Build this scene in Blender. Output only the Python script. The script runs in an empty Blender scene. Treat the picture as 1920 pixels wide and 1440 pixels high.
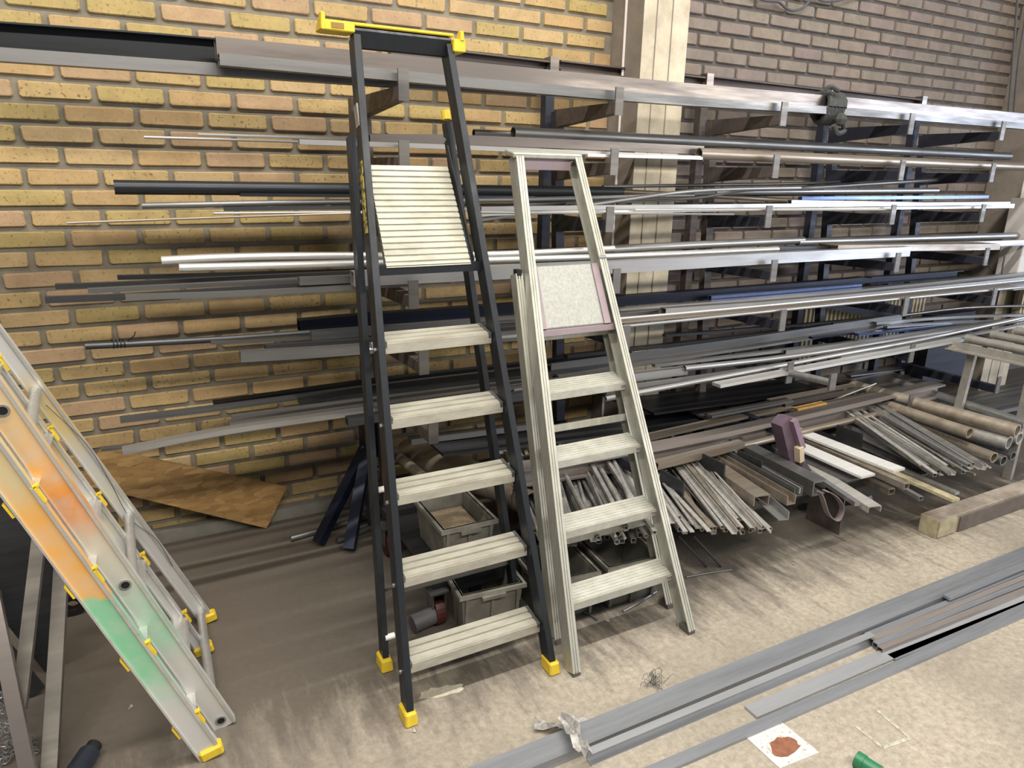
import bpy, bmesh, math, random
from mathutils import Vector, Matrix
C = bpy.context.scene.collection
S = bpy.context.scene
V = Vector
# ------------------------------------------------------------------ camera
F = 1331.0
yaw, pit, rol = (math.radians(a) for a in (28.581, 16.667, 1.114))
CAM = V((0, -3.44, 1.70))
fw = V((math.sin(yaw)*math.cos(pit), math.cos(yaw)*math.cos(pit), -math.sin(pit)))
rt0 = V((math.cos(yaw), -math.sin(yaw), 0)); up0 = rt0.cross(fw)
rt = rt0*math.cos(rol) + up0*math.sin(rol); up = -rt0*math.sin(rol) + up0*math.cos(rol)
cd = bpy.data.cameras.new('camera'); co = bpy.data.objects.new('camera', cd); C.objects.link(co)
cd.sensor_fit = 'HORIZONTAL'; cd.sensor_width = 36; cd.lens = F/1920*36; cd.clip_start = .05
co.matrix_world = Matrix(((rt.x, up.x, -fw.x, CAM.x), (rt.y, up.y, -fw.y, CAM.y), (rt.z, up.z, -fw.z, CAM.z), (0, 0, 0, 1)))
S.camera = co
# ------------------------------------------------------------------ world, lamps, exposure
S.view_settings.view_transform = 'Standard'; S.view_settings.look = 'None'
S.view_settings.gamma = 1; S.view_settings.use_curve_mapping = False
S.view_settings.exposure = -0.05
w = bpy.data.worlds.new('world'); S.world = w; w.use_nodes = True
w.node_tree.nodes['Background'].inputs[0].default_value = (.80, .86, 1.0, 1)
w.node_tree.nodes['Background'].inputs[1].default_value = .13

def area(name, loc, target, sx, sy, power, col, spread=180):
    l = bpy.data.lights.new(name, 'AREA'); l.shape = 'RECTANGLE'; l.size = sx; l.size_y = sy
    l.energy = power; l.color = col; l.spread = math.radians(spread)
    o = bpy.data.objects.new(name, l); C.objects.link(o); o.location = loc
    o.rotation_euler = (V(target)-V(loc)).to_track_quat('-Z', 'Y').to_euler()
    return o
# fluorescent tube rows parallel to the wall, daylight from the workshop door on the right
area('tube_row_light_near', (1.0, -2.1, 4.7), (1.0, -2.0, 0), 6.5, .12, 300, (1, .94, .85))
area('tube_row_light_far', (.8, -5.2, 4.2), (.9, 0, 1.0), 5.5, .3, 250, (1, .93, .82))
area('daylight_window', (8.2, -6.6, 2.9), (3.0, -.3, 1.8), 4.2, 1.3, 170, (1, .93, .80))
area('daylight_door', (14.0, -7.0, 2.0), (5.0, -.5, .9), 4.0, 3.6, 620, (.70, .80, 1.0))

# ------------------------------------------------------------------ pixel rays onto planes of the room
def ray(x, y): return fw + rt*((x-960)/F) - up*((y-720)/F)
def aty(x, y, Y): d = ray(x, y); return CAM + d*((Y-CAM.y)/d.y)
def atz(x, y, Z=0.0): d = ray(x, y); return CAM + d*((Z-CAM.z)/d.z)
def atx(x, y, X): d = ray(x, y); return CAM + d*((X-CAM.x)/d.x)

# ------------------------------------------------------------------ materials
def newmat(name):
    m = bpy.data.materials.new(name); m.use_nodes = True
    return m, m.node_tree.nodes, m.node_tree.links, m.node_tree.nodes['Principled BSDF']
def ramp(N, L, src, stops):
    r = N.new('ShaderNodeValToRGB'); e = r.color_ramp.elements
    while len(e) < len(stops): e.new(.5)
    for i, (p, c) in enumerate(stops):
        e[i].position = p; e[i].color = tuple(c)+(1,) if len(c) == 3 else c
    L.new(src, r.inputs[0]); return r.outputs[0]
def noise(N, L, vec, scale, detail=4, rough=.6):
    n = N.new('ShaderNodeTexNoise'); n.inputs['Scale'].default_value = scale
    n.inputs['Detail'].default_value = detail; n.inputs['Roughness'].default_value = rough
    if vec is not None: L.new(vec, n.inputs['Vector'])
    return n.outputs['Fac']
def pos(N): return N.new('ShaderNodeNewGeometry').outputs['Position']
def mapv(N, L, vec, sc, rot=(0, 0, 0), loc=(0, 0, 0)):
    m = N.new('ShaderNodeMapping'); m.inputs['Scale'].default_value = sc; m.inputs['Rotation'].default_value = rot
    m.inputs['Location'].default_value = loc
    L.new(vec, m.inputs['Vector']); return m.outputs[0]
def bump(N, L, h, b, strength, dist):
    n = N.new('ShaderNodeBump'); n.inputs['Strength'].default_value = strength; n.inputs['Distance'].default_value = dist
    L.new(h, n.inputs['Height']); L.new(n.outputs[0], b.inputs['Normal'])
def mixc(N, L, fac, a, b):
    m = N.new('ShaderNodeMix'); m.data_type = 'RGBA'
    if isinstance(fac, float): m.inputs[0].default_value = fac
    else: L.new(fac, m.inputs[0])
    for i, c in ((6, a), (7, b)):
        if isinstance(c, tuple): m.inputs[i].default_value = c+(1,)
        else: L.new(c, m.inputs[i])
    return m.outputs[2]
def metal(name, c, met=.7, rough=.4, var=.35, scale=6, c2=None, stretch=(.25, 3, 3), th=(.35, .7)):
    m, N, L, b = newmat(name)
    v = mapv(N, L, pos(N), stretch)
    f = noise(N, L, v, scale, 5, .65)
    c2 = c2 or tuple(x*(1-var) for x in c)
    L.new(ramp(N, L, f, [(th[0], c2), (th[1], c)]), b.inputs['Base Color'])
    L.new(ramp(N, L, f, [(.3, (rough+.15,)*3), (.7, (rough-.06,)*3)]), b.inputs['Roughness'])
    b.inputs['Metallic'].default_value = met
    return m
def plain(name, c, rough=.5, met=0, var=.2, scale=15, c2=None, bs=0, th=(.35, .7)):
    m, N, L, b = newmat(name)
    f = noise(N, L, pos(N), scale, 5, .65)
    L.new(ramp(N, L, f, [(th[0], c2 or tuple(x*(1-var) for x in c)), (th[1], c)]), b.inputs['Base Color'])
    b.inputs['Roughness'].default_value = rough; b.inputs['Metallic'].default_value = met
    if bs: bump(N, L, noise(N, L, pos(N), scale*6, 3), b, bs, .003)
    return m
MT = dict(
    whiteflat=metal('bright_white_flat', (.78, .78, .77), .2, .45, .2, 10),
    heap=metal('scrap_bar_steel', (.56, .55, .52), .35, .45, .4, 8),
    joist=metal('joist_steel', (.36, .32, .30), .4, .42, .3),
    trestle=metal('trestle_steel', (.17, .155, .135), .4, .45, .3),
    black=metal('black_steel', (.03, .034, .04), .5, .38, .4),
    dark=metal('dark_steel', (.09, .095, .105), .7, .4, .4),
    mid=metal('grey_steel', (.26, .26, .26), .75, .4, .4),
    light=metal('bright_steel', (.50, .50, .50), .75, .36, .35),
    alu=metal('aluminium', (.80, .80, .78), .75, .38, .25),
    brown=metal('brown_steel', (.27, .24, .225), .75, .30, .4),
    rust=metal('rusty_steel', (.43, .39, .335), .6, .38, .4, 5, (.25, .20, .155)),
    navy=metal('navy_steel', (.010, .016, .038), .4, .4, .4),
    blue=metal('blue_film_steel', (.12, .17, .34), .6, .25, .5),
    rack=metal('rack_steel', (.035, .04, .06), .3, .5, .3),
    rackbrown=metal('rack_brown_paint', (.13, .105, .095), .2, .55, .35),
    tab=metal('tab_steel', (.20, .19, .18), .5, .45, .3),
    hole=plain('dark_void', (.005, .005, .006), .9),
)
M_tube = metal('old_pipe_steel', (.50, .45, .37), .5, .45, .4, 5, (.30, .25, .19))
M_anod = metal('black_anodised_rail', (.022, .028, .036), .25, .38, .3, 8, (.012, .014, .018), (3, 3, .6))
M_tread = metal('ribbed_aluminium_tread', (.56, .55, .47), .35, .42, .2, 9, (.38, .36, .30), (1, 3, 3))
M_aluW = metal('worn_ladder_aluminium', (.60, .60, .54), .5, .42, .2, 8, (.42, .42, .36), (3, 3, .5))
M_stepW = metal('worn_step_aluminium', (.56, .56, .51), .35, .5, .2, 16, (.40, .40, .34), (1, 1.5, 1.5))
M_aluP = metal('platform_grey_paint', (.44, .45, .42), .1, .6, .15, 30, (.33, .34, .31), (3, 1, 3))
M_lilac = plain('lilac_paint', (.34, .27, .30), .6, 0, .15)
M_yel = plain('yellow_plastic', (.85, .60, .04), .45, 0, .25, 12)
M_white = plain('white_nylon', (.8, .8, .78), .4)
M_mortar = plain('mortar', (.25, .225, .175), .95, 0, .35, 9, None, .6)
M_mortar2 = plain('dark_mortar', (.12, .108, .10), .95, 0, .35, 9, None, .6)  # darker mortar, right bay and the wall beyond it
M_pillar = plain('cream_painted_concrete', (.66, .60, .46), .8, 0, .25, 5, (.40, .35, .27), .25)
M_pillar2 = plain('grey_brown_concrete', (.30, .26, .22), .85, 0, .3, 6, None, .25)
M_crate = plain('grimy_grey_plastic', (.24, .235, .20), .55, 0, .45, 8)
M_sand = plain('sawdust', (.42, .33, .22), .95, 0, .3, 60)
M_black = plain('black_rubber', (.015, .015, .016), .6)
M_red = plain('red_wheel', (.07, .012, .012), .5)
M_cable = plain('cable_grey', (.10, .10, .11), .6)
M_strap = plain('strap_webbing', (.075, .08, .08), .9, 0, .4, 40)
M_lil2 = plain('purple_painted_wood', (.13, .085, .12), .7, 0, .4, 12)
M_webb = plain('grey_pink_webbing', (.27, .22, .22), .85, 0, .3, 20)
M_cab = plain('cream_cabinet', (.72, .69, .66), .5, 0, .12, 4)
M_rad = plain('cream_radiator', (.66, .58, .40), .5, 0, .15)
M_wood = plain('old_timber', (.46, .40, .34), .85, 0, .45, 7, (.22, .18, .14), .4)
M_woodend = plain('timber_end', (.52, .46, .30), .9, 0, .4, 20)
M_paper = plain('foil_paper', (.62, .60, .57), .5, 0, .6, 45)
M_green = plain('green_cylinder_paint', (.03, .22, .10), .35)
M_wire = metal('steel_wire', (.16, .18, .20), .7, .4)

def brickmat(name, c, dark, spec):
    m, N, L, b = newmat(name)
    v = pos(N)
    base = ramp(N, L, noise(N, L, v, 9, 5, .7), [(.3, tuple(x*.78 for x in c)), (.7, tuple(min(1, x*1.12) for x in c))])
    pit_ = ramp(N, L, noise(N, L, v, 75, 2, .5), [(.60, (0, 0, 0)), (.68, (1, 1, 1))])
    grime = ramp(N, L, noise(N, L, v, 1.7, 3, .5), [(.35, (0, 0, 0)), (.75, (.38, .38, .38))])
    c1 = mixc(N, L, grime, base, dark)
    m1 = N.new('ShaderNodeMath'); m1.operation = 'MULTIPLY'; L.new(pit_, m1.inputs[0]); m1.inputs[1].default_value = spec
    L.new(mixc(N, L, m1.outputs[0], c1, tuple(x*.28 for x in c)), b.inputs['Base Color'])
    b.inputs['Roughness'].default_value = .9
    bump(N, L, noise(N, L, v, 60, 4), b, .5, .004)
    return m
BR_L = [brickmat('brick_yellow', (.46, .325, .148), (.27, .20, .11), .5), brickmat('brick_ochre', (.46, .315, .15), (.25, .175, .10), .3),
        brickmat('brick_pink', (.44, .30, .172), (.27, .19, .13), .3), brickmat('brick_olive', (.43, .325, .13), (.24, .19, .09), .6),
        brickmat('brick_sand', (.48, .345, .175), (.29, .21, .12), .4), brickmat('brick_straw', (.465, .335, .152), (.30, .22, .11), .8)]
BR_R = [brickmat('brick_dark_grey', (.245, .205, .175), (.15, .13, .115), .3), brickmat('brick_dark_brown', (.265, .215, .175), (.16, .13, .115), .2),  # right bay bricks, greyer and darker than the left bay
        brickmat('brick_dark_mauve', (.25, .20, .18), (.145, .12, .115), .2), brickmat('brick_dark_olive', (.25, .215, .175), (.15, .13, .11), .4)]

# ------------------------------------------------------------------ mesh builder
class MB:
    def __init__(s): s.v = []; s.f = []; s.mi = []; s.m = 0
    def add(s, vs, fs):
        o = len(s.v); s.v += [V(a) for a in vs]; s.f += [tuple(i+o for i in f) for f in fs]; s.mi += [s.m]*len(fs); return s
    def hexa(s, b, t):   # 4 bottom + 4 top points
        return s.add(list(b)+list(t), [(3, 2, 1, 0), (4, 5, 6, 7), (0, 1, 5, 4), (1, 2, 6, 5), (2, 3, 7, 6), (3, 0, 4, 7)])
    def box(s, c, d, R=None):
        c = V(c); R = R or Matrix.Identity(3); p = []
        for z in (-1, 1):
            for x, y in ((-1, -1), (1, -1), (1, 1), (-1, 1)): p.append(c + R @ V((x*d[0]/2, y*d[1]/2, z*d[2]/2)))
        return s.hexa(p[:4], p[4:])
    def bar(s, a, b, w, h, upv=(0, 0, 1)):
        return s.sweep([a, b], P_flat(w, h), None, upv)
    def sweep(s, pts, outer, inner=None, upv=(0, 0, 1), caps=True):
        pts = [V(p) for p in pts]; n = len(outer); U = V(upv); rings = []
        for i, p in enumerate(pts):
            t = (pts[min(i+1, len(pts)-1)] - pts[max(i-1, 0)]).normalized()
            sd = t.cross(U)
            if sd.length < 1e-4: sd = t.cross(V((0, 1, 0)))
            sd.normalize(); u2 = sd.cross(t)
            rings.append([[p+sd*a+u2*b for a, b in outer], [p+sd*a+u2*b for a, b in (inner or [])]])
        vs = []; fs = []
        for r in rings: vs += r[0]
        for i in range(len(pts)-1):
            for j in range(n):
                k = (j+1) % n; fs.append((i*n+j, i*n+k, (i+1)*n+k, (i+1)*n+j))
        if inner:
            o = len(vs)
            for r in rings: vs += r[1]
            for i in range(len(pts)-1):
                for j in range(n):
                    k = (j+1) % n; fs.append((o+i*n+k, o+i*n+j, o+(i+1)*n+j, o+(i+1)*n+k))
            e = (len(pts)-1)*n
            for j in range(n):
                k = (j+1) % n
                fs.append((k, j, o+j, o+k)); fs.append((e+j, e+k, o+e+k, o+e+j))
        elif caps:
            fs.append(tuple(range(n))[::-1]); fs.append(tuple(range((len(pts)-1)*n, len(pts)*n)))
        return s.add(vs, fs)
    def tube(s, pts, r, n=10, inner=None, upv=(0, 0, 1)):
        return s.sweep(pts, P_round(r, n), P_round(inner, n) if inner else None, upv)
    def sphere(s, c, r, n=8):
        c = V(c); vs = [c+V((0, 0, r))]; m = n//2
        for i in range(1, m):
            a = math.pi*i/m
            for j in range(n): b = 2*math.pi*j/n; vs.append(c+V((r*math.sin(a)*math.cos(b), r*math.sin(a)*math.sin(b), r*math.cos(a))))
        vs.append(c-V((0, 0, r))); fs = [(0, 1+j, 1+(j+1) % n) for j in range(n)]
        for i in range(m-2):
            for j in range(n): a = 1+i*n; fs.append((a+j, a+n+j, a+n+(j+1) % n, a+(j+1) % n))
        L = len(vs)-1; a = 1+(m-2)*n
        fs += [(L, a+(j+1) % n, a+j) for j in range(n)]
        return s.add(vs, fs)
    def build(s, name, mat, parent=None, bevel=0, smooth=False, origin=None):
        if parent is not None: o0 = parent['_w'] if False else WORLD[parent.name]
        elif origin is not None: o0 = V(origin)
        else:
            k = len(s.v); o0 = V((sum(v.x for v in s.v)/k, sum(v.y for v in s.v)/k, min(v.z for v in s.v)))
        me = bpy.data.meshes.new(name); me.from_pydata([v-o0 for v in s.v], [], s.f)
        mats = mat if isinstance(mat, (list, tuple)) else [mat]
        for m_ in mats: me.materials.append(m_)
        if len(mats) > 1:
            for p, i in zip(me.polygons, s.mi): p.material_index = i
        bm = bmesh.new(); bm.from_mesh(me); bmesh.ops.recalc_face_normals(bm, faces=bm.faces); bm.to_mesh(me); bm.free()
        o = bpy.data.objects.new(name, me); C.objects.link(o)
        if parent is not None: o.parent = parent; WORLD[o.name] = o0
        else: o.location = o0; WORLD[o.name] = o0
        if smooth:
            me.shade_smooth()
            md = o.modifiers.new('e', 'EDGE_SPLIT'); md.split_angle = math.radians(40)
        if bevel:
            b = o.modifiers.new('b', 'BEVEL'); b.width = bevel; b.segments = 1; b.limit_method = 'ANGLE'
        return o
WORLD = {}
def thing(name, loc, label, cat, group=None):
    o = bpy.data.objects.new(name, None); C.objects.link(o); o.location = loc; o.empty_display_size = .1
    WORLD[o.name] = V(loc); tag(o, label, cat, group); return o
def tag(o, label=None, cat=None, group=None, kind=None):
    if label: o['label'] = label
    if cat: o['category'] = cat
    if group: o['group'] = group
    if kind: o['kind'] = kind
    return o
# profiles: (side, up); side + points towards the viewer for a bar running to +X
def P_flat(w, h): return [(-w/2, -h/2), (w/2, -h/2), (w/2, h/2), (-w/2, h/2)]
def P_round(r, n=12): return [(r*math.cos(2*math.pi*i/n), r*math.sin(2*math.pi*i/n)) for i in range(n)]
def P_u(w, h, t, o='front'):     # channel, open towards the viewer / down / up / back
    p = [(w/2, -h/2), (w/2, -h/2+t), (-w/2+t, -h/2+t), (-w/2+t, h/2-t), (w/2, h/2-t), (w/2, h/2), (-w/2, h/2), (-w/2, -h/2)]
    if o == 'front': return p
    if o == 'back': return [(-a, b) for a, b in p][::-1]
    q = [(-w/2, h/2), (-w/2, -h/2), (-w/2+t, -h/2), (-w/2+t, h/2-t), (w/2-t, h/2-t), (w/2-t, -h/2), (w/2, -h/2), (w/2, h/2)]
    if o == 'down': return q
    return [(a, -b) for a, b in q][::-1]
def P_l(w, h, t, o=1):
    return [(-w/2, -h/2), (w/2, -h/2), (w/2, -h/2+t), (-w/2+t, -h/2+t), (-w/2+t, h/2), (-w/2, h/2)] if o == 1 else \
        [(-w/2, h/2), (-w/2, h/2-t), (w/2-t, h/2-t), (w/2-t, -h/2), (w/2, -h/2), (w/2, h/2)]
def P_i(w, h, t):
    a = t/2
    return [(-w/2, -h/2), (w/2, -h/2), (w/2, -h/2+t), (a, -h/2+t), (a, h/2-t), (w/2, h/2-t), (w/2, h/2), (-w/2, h/2), (-w/2, h/2-t), (-a, h/2-t), (-a, -h/2+t), (-w/2, -h/2+t)]
def profile(kind, w, h):
    t = max(.002, min(w, h)*.1)
    if kind == 'box': return P_flat(w, h), P_flat(w-2*t, h-2*t)
    if kind == 'tube': return P_round(h/2, 14), P_round(h/2*.84, 14)
    if kind == 'rod': return P_round(h/2, 8), None
    if kind == 'flat': return P_flat(w, h), None
    if kind == 'uf': return P_u(w, h, t*1.1), None
    if kind == 'ud': return P_u(w, h, t*1.1, 'down'), None
    if kind == 'uu': return P_u(w, h, t*1.1, 'up'), None
    if kind == 'ub': return P_u(w, h, t*1.1, 'back'), None
    if kind == 'l': return P_l(w, h, t*1.2), None
    if kind == 'l2': return P_l(w, h, t*1.2, 2), None
    if kind == 'i': return P_i(w, h, t*1.2), None
def curve(pts):
    if len(pts) == 2: return pts
    out = []; n = len(pts)
    for i in range(n-1):
        p0 = pts[max(i-1, 0)]; p1 = pts[i]; p2 = pts[i+1]; p3 = pts[min(i+2, n-1)]
        for k in range(6):
            t = k/6
            out.append(.5*((2*p1)+(p2-p0)*t+(2*p0-5*p1+4*p2-p3)*t*t+(3*p1-p0-3*p2+p3)*t**3))
    out.append(pts[-1]); return out

# ================================================================== SETTING
fl, N, L, b = newmat('concrete_floor')
P = pos(N)
n1 = noise(N, L, P, 1.3, 6, .6); n2 = noise(N, L, P, 40, 8, .8); n3 = noise(N, L, mapv(N, L, P, (6, 1.3, 1), (0, 0, .45)), 2.2, 5, .7)
base = ramp(N, L, n2, [(.32, (.27, .235, .185)), (.66, (.57, .51, .42))])
d1 = mixc(N, L, ramp(N, L, n1, [(.40, (0, 0, 0)), (.65, (.55, .55, .55))]), base, (.20, .175, .14))
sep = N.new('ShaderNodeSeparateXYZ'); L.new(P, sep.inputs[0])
# grime band along the rack and on the left, with shade painted in
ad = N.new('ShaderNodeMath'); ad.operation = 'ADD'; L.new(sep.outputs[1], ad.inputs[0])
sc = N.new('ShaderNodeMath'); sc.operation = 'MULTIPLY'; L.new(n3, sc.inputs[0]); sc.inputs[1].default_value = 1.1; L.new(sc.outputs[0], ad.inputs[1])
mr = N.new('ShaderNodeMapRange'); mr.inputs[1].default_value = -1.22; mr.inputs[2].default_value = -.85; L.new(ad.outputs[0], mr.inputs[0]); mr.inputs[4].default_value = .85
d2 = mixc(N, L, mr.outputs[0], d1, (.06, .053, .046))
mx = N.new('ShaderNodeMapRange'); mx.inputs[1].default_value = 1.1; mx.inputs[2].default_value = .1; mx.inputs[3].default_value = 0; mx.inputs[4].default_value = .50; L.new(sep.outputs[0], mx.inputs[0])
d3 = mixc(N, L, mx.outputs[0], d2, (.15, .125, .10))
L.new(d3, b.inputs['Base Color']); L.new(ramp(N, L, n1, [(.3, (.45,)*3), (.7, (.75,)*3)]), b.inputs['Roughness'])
bump(N, L, n2, b, .25, .004)
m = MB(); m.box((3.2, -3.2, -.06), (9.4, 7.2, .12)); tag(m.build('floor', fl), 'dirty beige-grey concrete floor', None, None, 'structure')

PX0, PX1, PY = 2.44, 2.735, -.27
Cc, Pp, X0 = .08, .26, -.2443
OFF = {-3: .26, -2: .70, -1: .24, 0: .90, 1: .39, 3: .44, 4: .88, 5: .42, 6: .83, 7: .33, 8: .82, 9: .34, 10: .77, 11: .26, 12: .72, 15: .14, 16: .7, 19: .11, 20: .73, 21: .23, 23: .16, 24: .65}
rnd = random.Random(5)
def brick_mesh(w, h, mat, seed):
    r = random.Random(seed); j = lambda: r.uniform(-.002, .002); k_ = .007
    o = []
    for sx, sz in ((-1, -1), (1, -1), (1, 1), (-1, 1)):
        cx, cz = sx*w/2+j(), sz*h/2+j()
        a, b_ = (cx-sx*k_, cz), (cx, cz-sz*k_)
        o += [b_, a] if (sx, sz) in ((-1, -1), (1, 1)) else [a, b_]
    n = 8; q = lambda p, e, y: (p[0]*(1-2*e/w), y, p[1]*(1-2*e/h))
    vs = [q(p, 0, 0) for p in o] + [q(p, 0, -.006) for p in o] + [q(p, .004, -.012+j()*.4) for p in o]
    fs = [(L_*n+i, L_*n+(i+1) % n, (L_+1)*n+(i+1) % n, (L_+1)*n+i) for L_ in (0, 1) for i in range(n)] + [tuple(range(2*n, 3*n))]
    me = bpy.data.meshes.new('brick'); me.from_pydata(vs, [], fs); me.materials.append(mat); me.update()
    return me
def wall_bay(name, xa, xb, mats, mort, z1, label):
    m = MB(); m.box(((xa+xb)/2, .10, z1/2), (xb-xa, .2, z1)); wall = m.build(name, mort, origin=((xa+xb)/2, 0, 0)); tag(wall, label, None, None, 'structure')
    wo = WORLD[wall.name]
    var = [[brick_mesh(.240, .060, mt, i*31+k) for k in range(3)] for i, mt in enumerate(mats)]
    items = []
    for row in range(-int((z1-2.2846)/Cc), 29):
        z = 2.2846 - row*Cc
        if z < .035 or z > z1-.03: continue
        of = OFF.get(row, .8 if row % 2 == 0 else .28)
        k = math.floor((xa)/Pp)-2
        while True:
            xj = (k+of)*Pp; xc = xj+Pp/2; k += 1
            if xc-Pp/2 > xb: break
            l = max(xc-.120, xa+.003); r_ = min(xc+.120, xb-.003)
            if r_-l < .03: continue
            items.append((l, r_, z))
    # visible largest first
    def key(t): return (V(((t[0]+t[1])/2, 0, t[2]))-CAM).length + (3 if t[2] < .5 else 0)
    items.sort(key=key)
    st = MB(); k = 0
    for l, r_, z in items:
        i = rnd.randrange(len(mats)); full = r_-l > .235
        if k < 300:
            me = rnd.choice(var[i]) if full else brick_mesh(r_-l, .060, mats[i], rnd.random())
            o = bpy.data.objects.new('brick', me); C.objects.link(o); o.parent = wall
            o.location = V(((l+r_)/2, rnd.uniform(-.0015, .0015), z))-wo; k += 1
        else:
            st.m = i
            w_, c_ = (r_-l)/2, (l+r_)/2; h = .030; y = -.012
            st.add([(c_-w_, 0, z-h), (c_+w_, 0, z-h), (c_+w_, 0, z+h), (c_-w_, 0, z+h), (c_-w_+.004, y, z-h+.004), (c_+w_-.004, y, z-h+.004), (c_+w_-.004, y, z+h-.004), (c_-w_+.004, y, z+h-.004)],
                   [(0, 1, 5, 4), (1, 2, 6, 5), (2, 3, 7, 6), (3, 0, 4, 7), (4, 5, 6, 7)])
    if st.v: tag(st.build('farther_bricks', mats, wall), None, None, None, 'stuff')
    return wall
wall_bay('wall_back', -1.1, PX0, BR_L, M_mortar, 3.0, 'yellow brick wall bay left of the cream pillar')
wall_bay('wall_back', PX1, 6.22, BR_R, M_mortar2, 3.3, 'dark grey brick wall bay right of the cream pillar')
# pillars
def pillar(name, xa, xb, z1, label):
    m = MB(); m.m = 0; m.box(((xa+xb)/2, PY/2, z1/2), (xb-xa, -PY, z1))
    m.mi = [0, 0, 1, 0, 0, 0] if False else m.mi
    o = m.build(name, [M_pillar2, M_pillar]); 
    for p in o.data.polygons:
        p.material_index = 1 if p.normal.y < -.5 else 0  # front face cream, all other faces grey-brown
    tag(o, label, None, None, 'structure')
    for f in (.28, .62):       # shuttering joints, proud strips of cement
        q = MB(); q.box((xa+(xb-xa)*f, PY-.0015, z1/2), (.004, .005, z1)); q.build('board_joint', M_pillar2, o)
    return o
pillar('trim_1', PX0, PX1, 3.2, 'cream painted concrete pillar with grey-brown flank')
pillar('trim_2', 6.22, 6.62, 3.6, 'grey-brown pillar at the right end of the wall')
m = MB(); m.box((7.6, .1, 1.7), (1.96, .2, 3.4)); tag(m.build('wall_right', M_mortar2), 'dark grey wall beyond the right pillar', None, None, 'structure')
m = MB(); m.box((.72, -.035, .03), (3.44, .07, .06)); tag(m.build('baseboard_back', plain('cement_skirting', (.23, .22, .19), .9, 0, .4, 6)), 'cement ledge at the foot of the brick wall', None, None, 'structure')
def conduit(pts, r, label, mat=M_cab, cat='conduit', name='conduit'):
    m = MB(); m.tube(pts, r, 8, None, (1, 0, 0)); return tag(m.build(name, mat, smooth=True), label, cat)
conduit([(PX0-.008, -.13, .1), (PX0-.008, -.13, 3.2)], .007, 'thin pale conduit running up the side of the cream pillar')

# ================================================================== RACK
XS = [1.0, 2.0, 3.03, 4.07, 5.0]
LV = [(2.0, -.70), (1.745, -.69), (1.49, -.68), (1.215, -.76), (.965, -.86), (.70, -.95), (.395, -1.0)]
rack = thing('cantilever_rack', (3.0, -.3, 0), 'long dark steel cantilever rack with seven levels of arms along the brick wall', 'rack')
ROWB = lambda z: -.19 - .155*(1-z/1.97) if z < 1.97 else -.19
for i, X in enumerate(XS):
    mt = MT['rackbrown'] if i in (0, 2) else MT['rack']
    ztop = 2.2 if i else 2.0
    m = MB(); m.sweep([(X-.012, -.11, 0), (X-.012, -.11, ztop)], *profile('box', .05, .05), upv=(0, 1, 0)); m.build('post', mt, rack)
    m = MB(); m.sweep([(X, -.345, 0), (X, -.19, 1.99)], *profile('box', .05, .045), upv=(0, 1, 0)); m.build('front_leg', mt, rack)
    for k, (z, Y) in enumerate(LV):
        if i == 0 and k == 6: continue
        y0 = ROWB(z)
        m = MB(); h0 = .085 if k < 3 else .06
        m.hexa([(X-.022, y0, z-h0), (X+.022, y0, z-h0), (X+.022, Y, z-.045), (X-.022, Y, z-.045)][::1], [(X-.022, y0, z), (X+.022, y0, z), (X+.022, Y, z), (X-.022, Y, z)])
        arm = m.build('arm', MT['rackbrown'] if i == 0 or k in (0, 1) and i in (1, 2) else MT['rack'], rack)
        m = MB(); m.box((X, Y-.004, z+.005), (.042, .009, .115)); m.build('end_tab', MT['tab'], arm)
# top rail of the rack in lengths
for xa, xb in ((1.15, 1.98), (2.04, 3.0), (3.06, 4.04), (4.1, 4.97)):
    m = MB(); m.sweep([(xa, -.12, 2.215), (xb, -.12, 2.205)], P_u(.05, .05, .008), None); m.build('top_rail', MT['rackbrown'], rack)
for X in XS[1:]:
    m = MB(); m.box((X, -.12, 2.215), (.05, .06, .07)); m.build('rail_joint', MT['brown'], rack)
# navy base of the first upright
m = MB()
for q in ((597, 1018), (700, 985), (655, 1030)):
    m.bar((.94, -.26, .42), atz(*q, .02)+V((0, 0, .0)), .05, .04)
m.box((.96, -.25, .45), (.10, .10, .2)); m.build('splayed_foot', MT['navy'], rack)
# long extension arm of pipe at the third upright
m = MB(); m.tube([(3.03, -.90, .70), (3.03, -1.21, .72)], .019, 12, .015); xa_ = m.build('pipe_arm', MT['light'], rack, smooth=True)
m = MB(); m.box((3.03, -1.216, .725), (.045, .012, .085)); m.build('end_tab', MT['tab'], xa_)
# diagonal brace low on the right
m = MB(); m.bar((3.9, -.16, .93), (6.4, -.16, .42), .03, .06); m.build('brace', MT['rack'], rack)

LOG = []
def rbar(name, label, kind, w, h, mat, Y, px, cat='bar', group=None):
    Ys = Y if isinstance(Y, (list, tuple)) else [Y]*len(px)
    pts = curve([aty(x, y, yy) for (x, y), yy in zip(px, Ys)])
    o_, i_ = profile(kind, w, h)
    m = MB(); m.sweep(pts, o_, i_)
    LOG.append((label, [round(p.z, 3) for p in (pts[0], pts[-1])], round(pts[0].x, 2), round(pts[-1].x, 2)))
    ob = m.build(name, MT[mat] if isinstance(mat, str) else mat, smooth=kind in ('tube', 'rod'))
    return tag(ob, label, cat, group)
Lx = rbar
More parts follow.
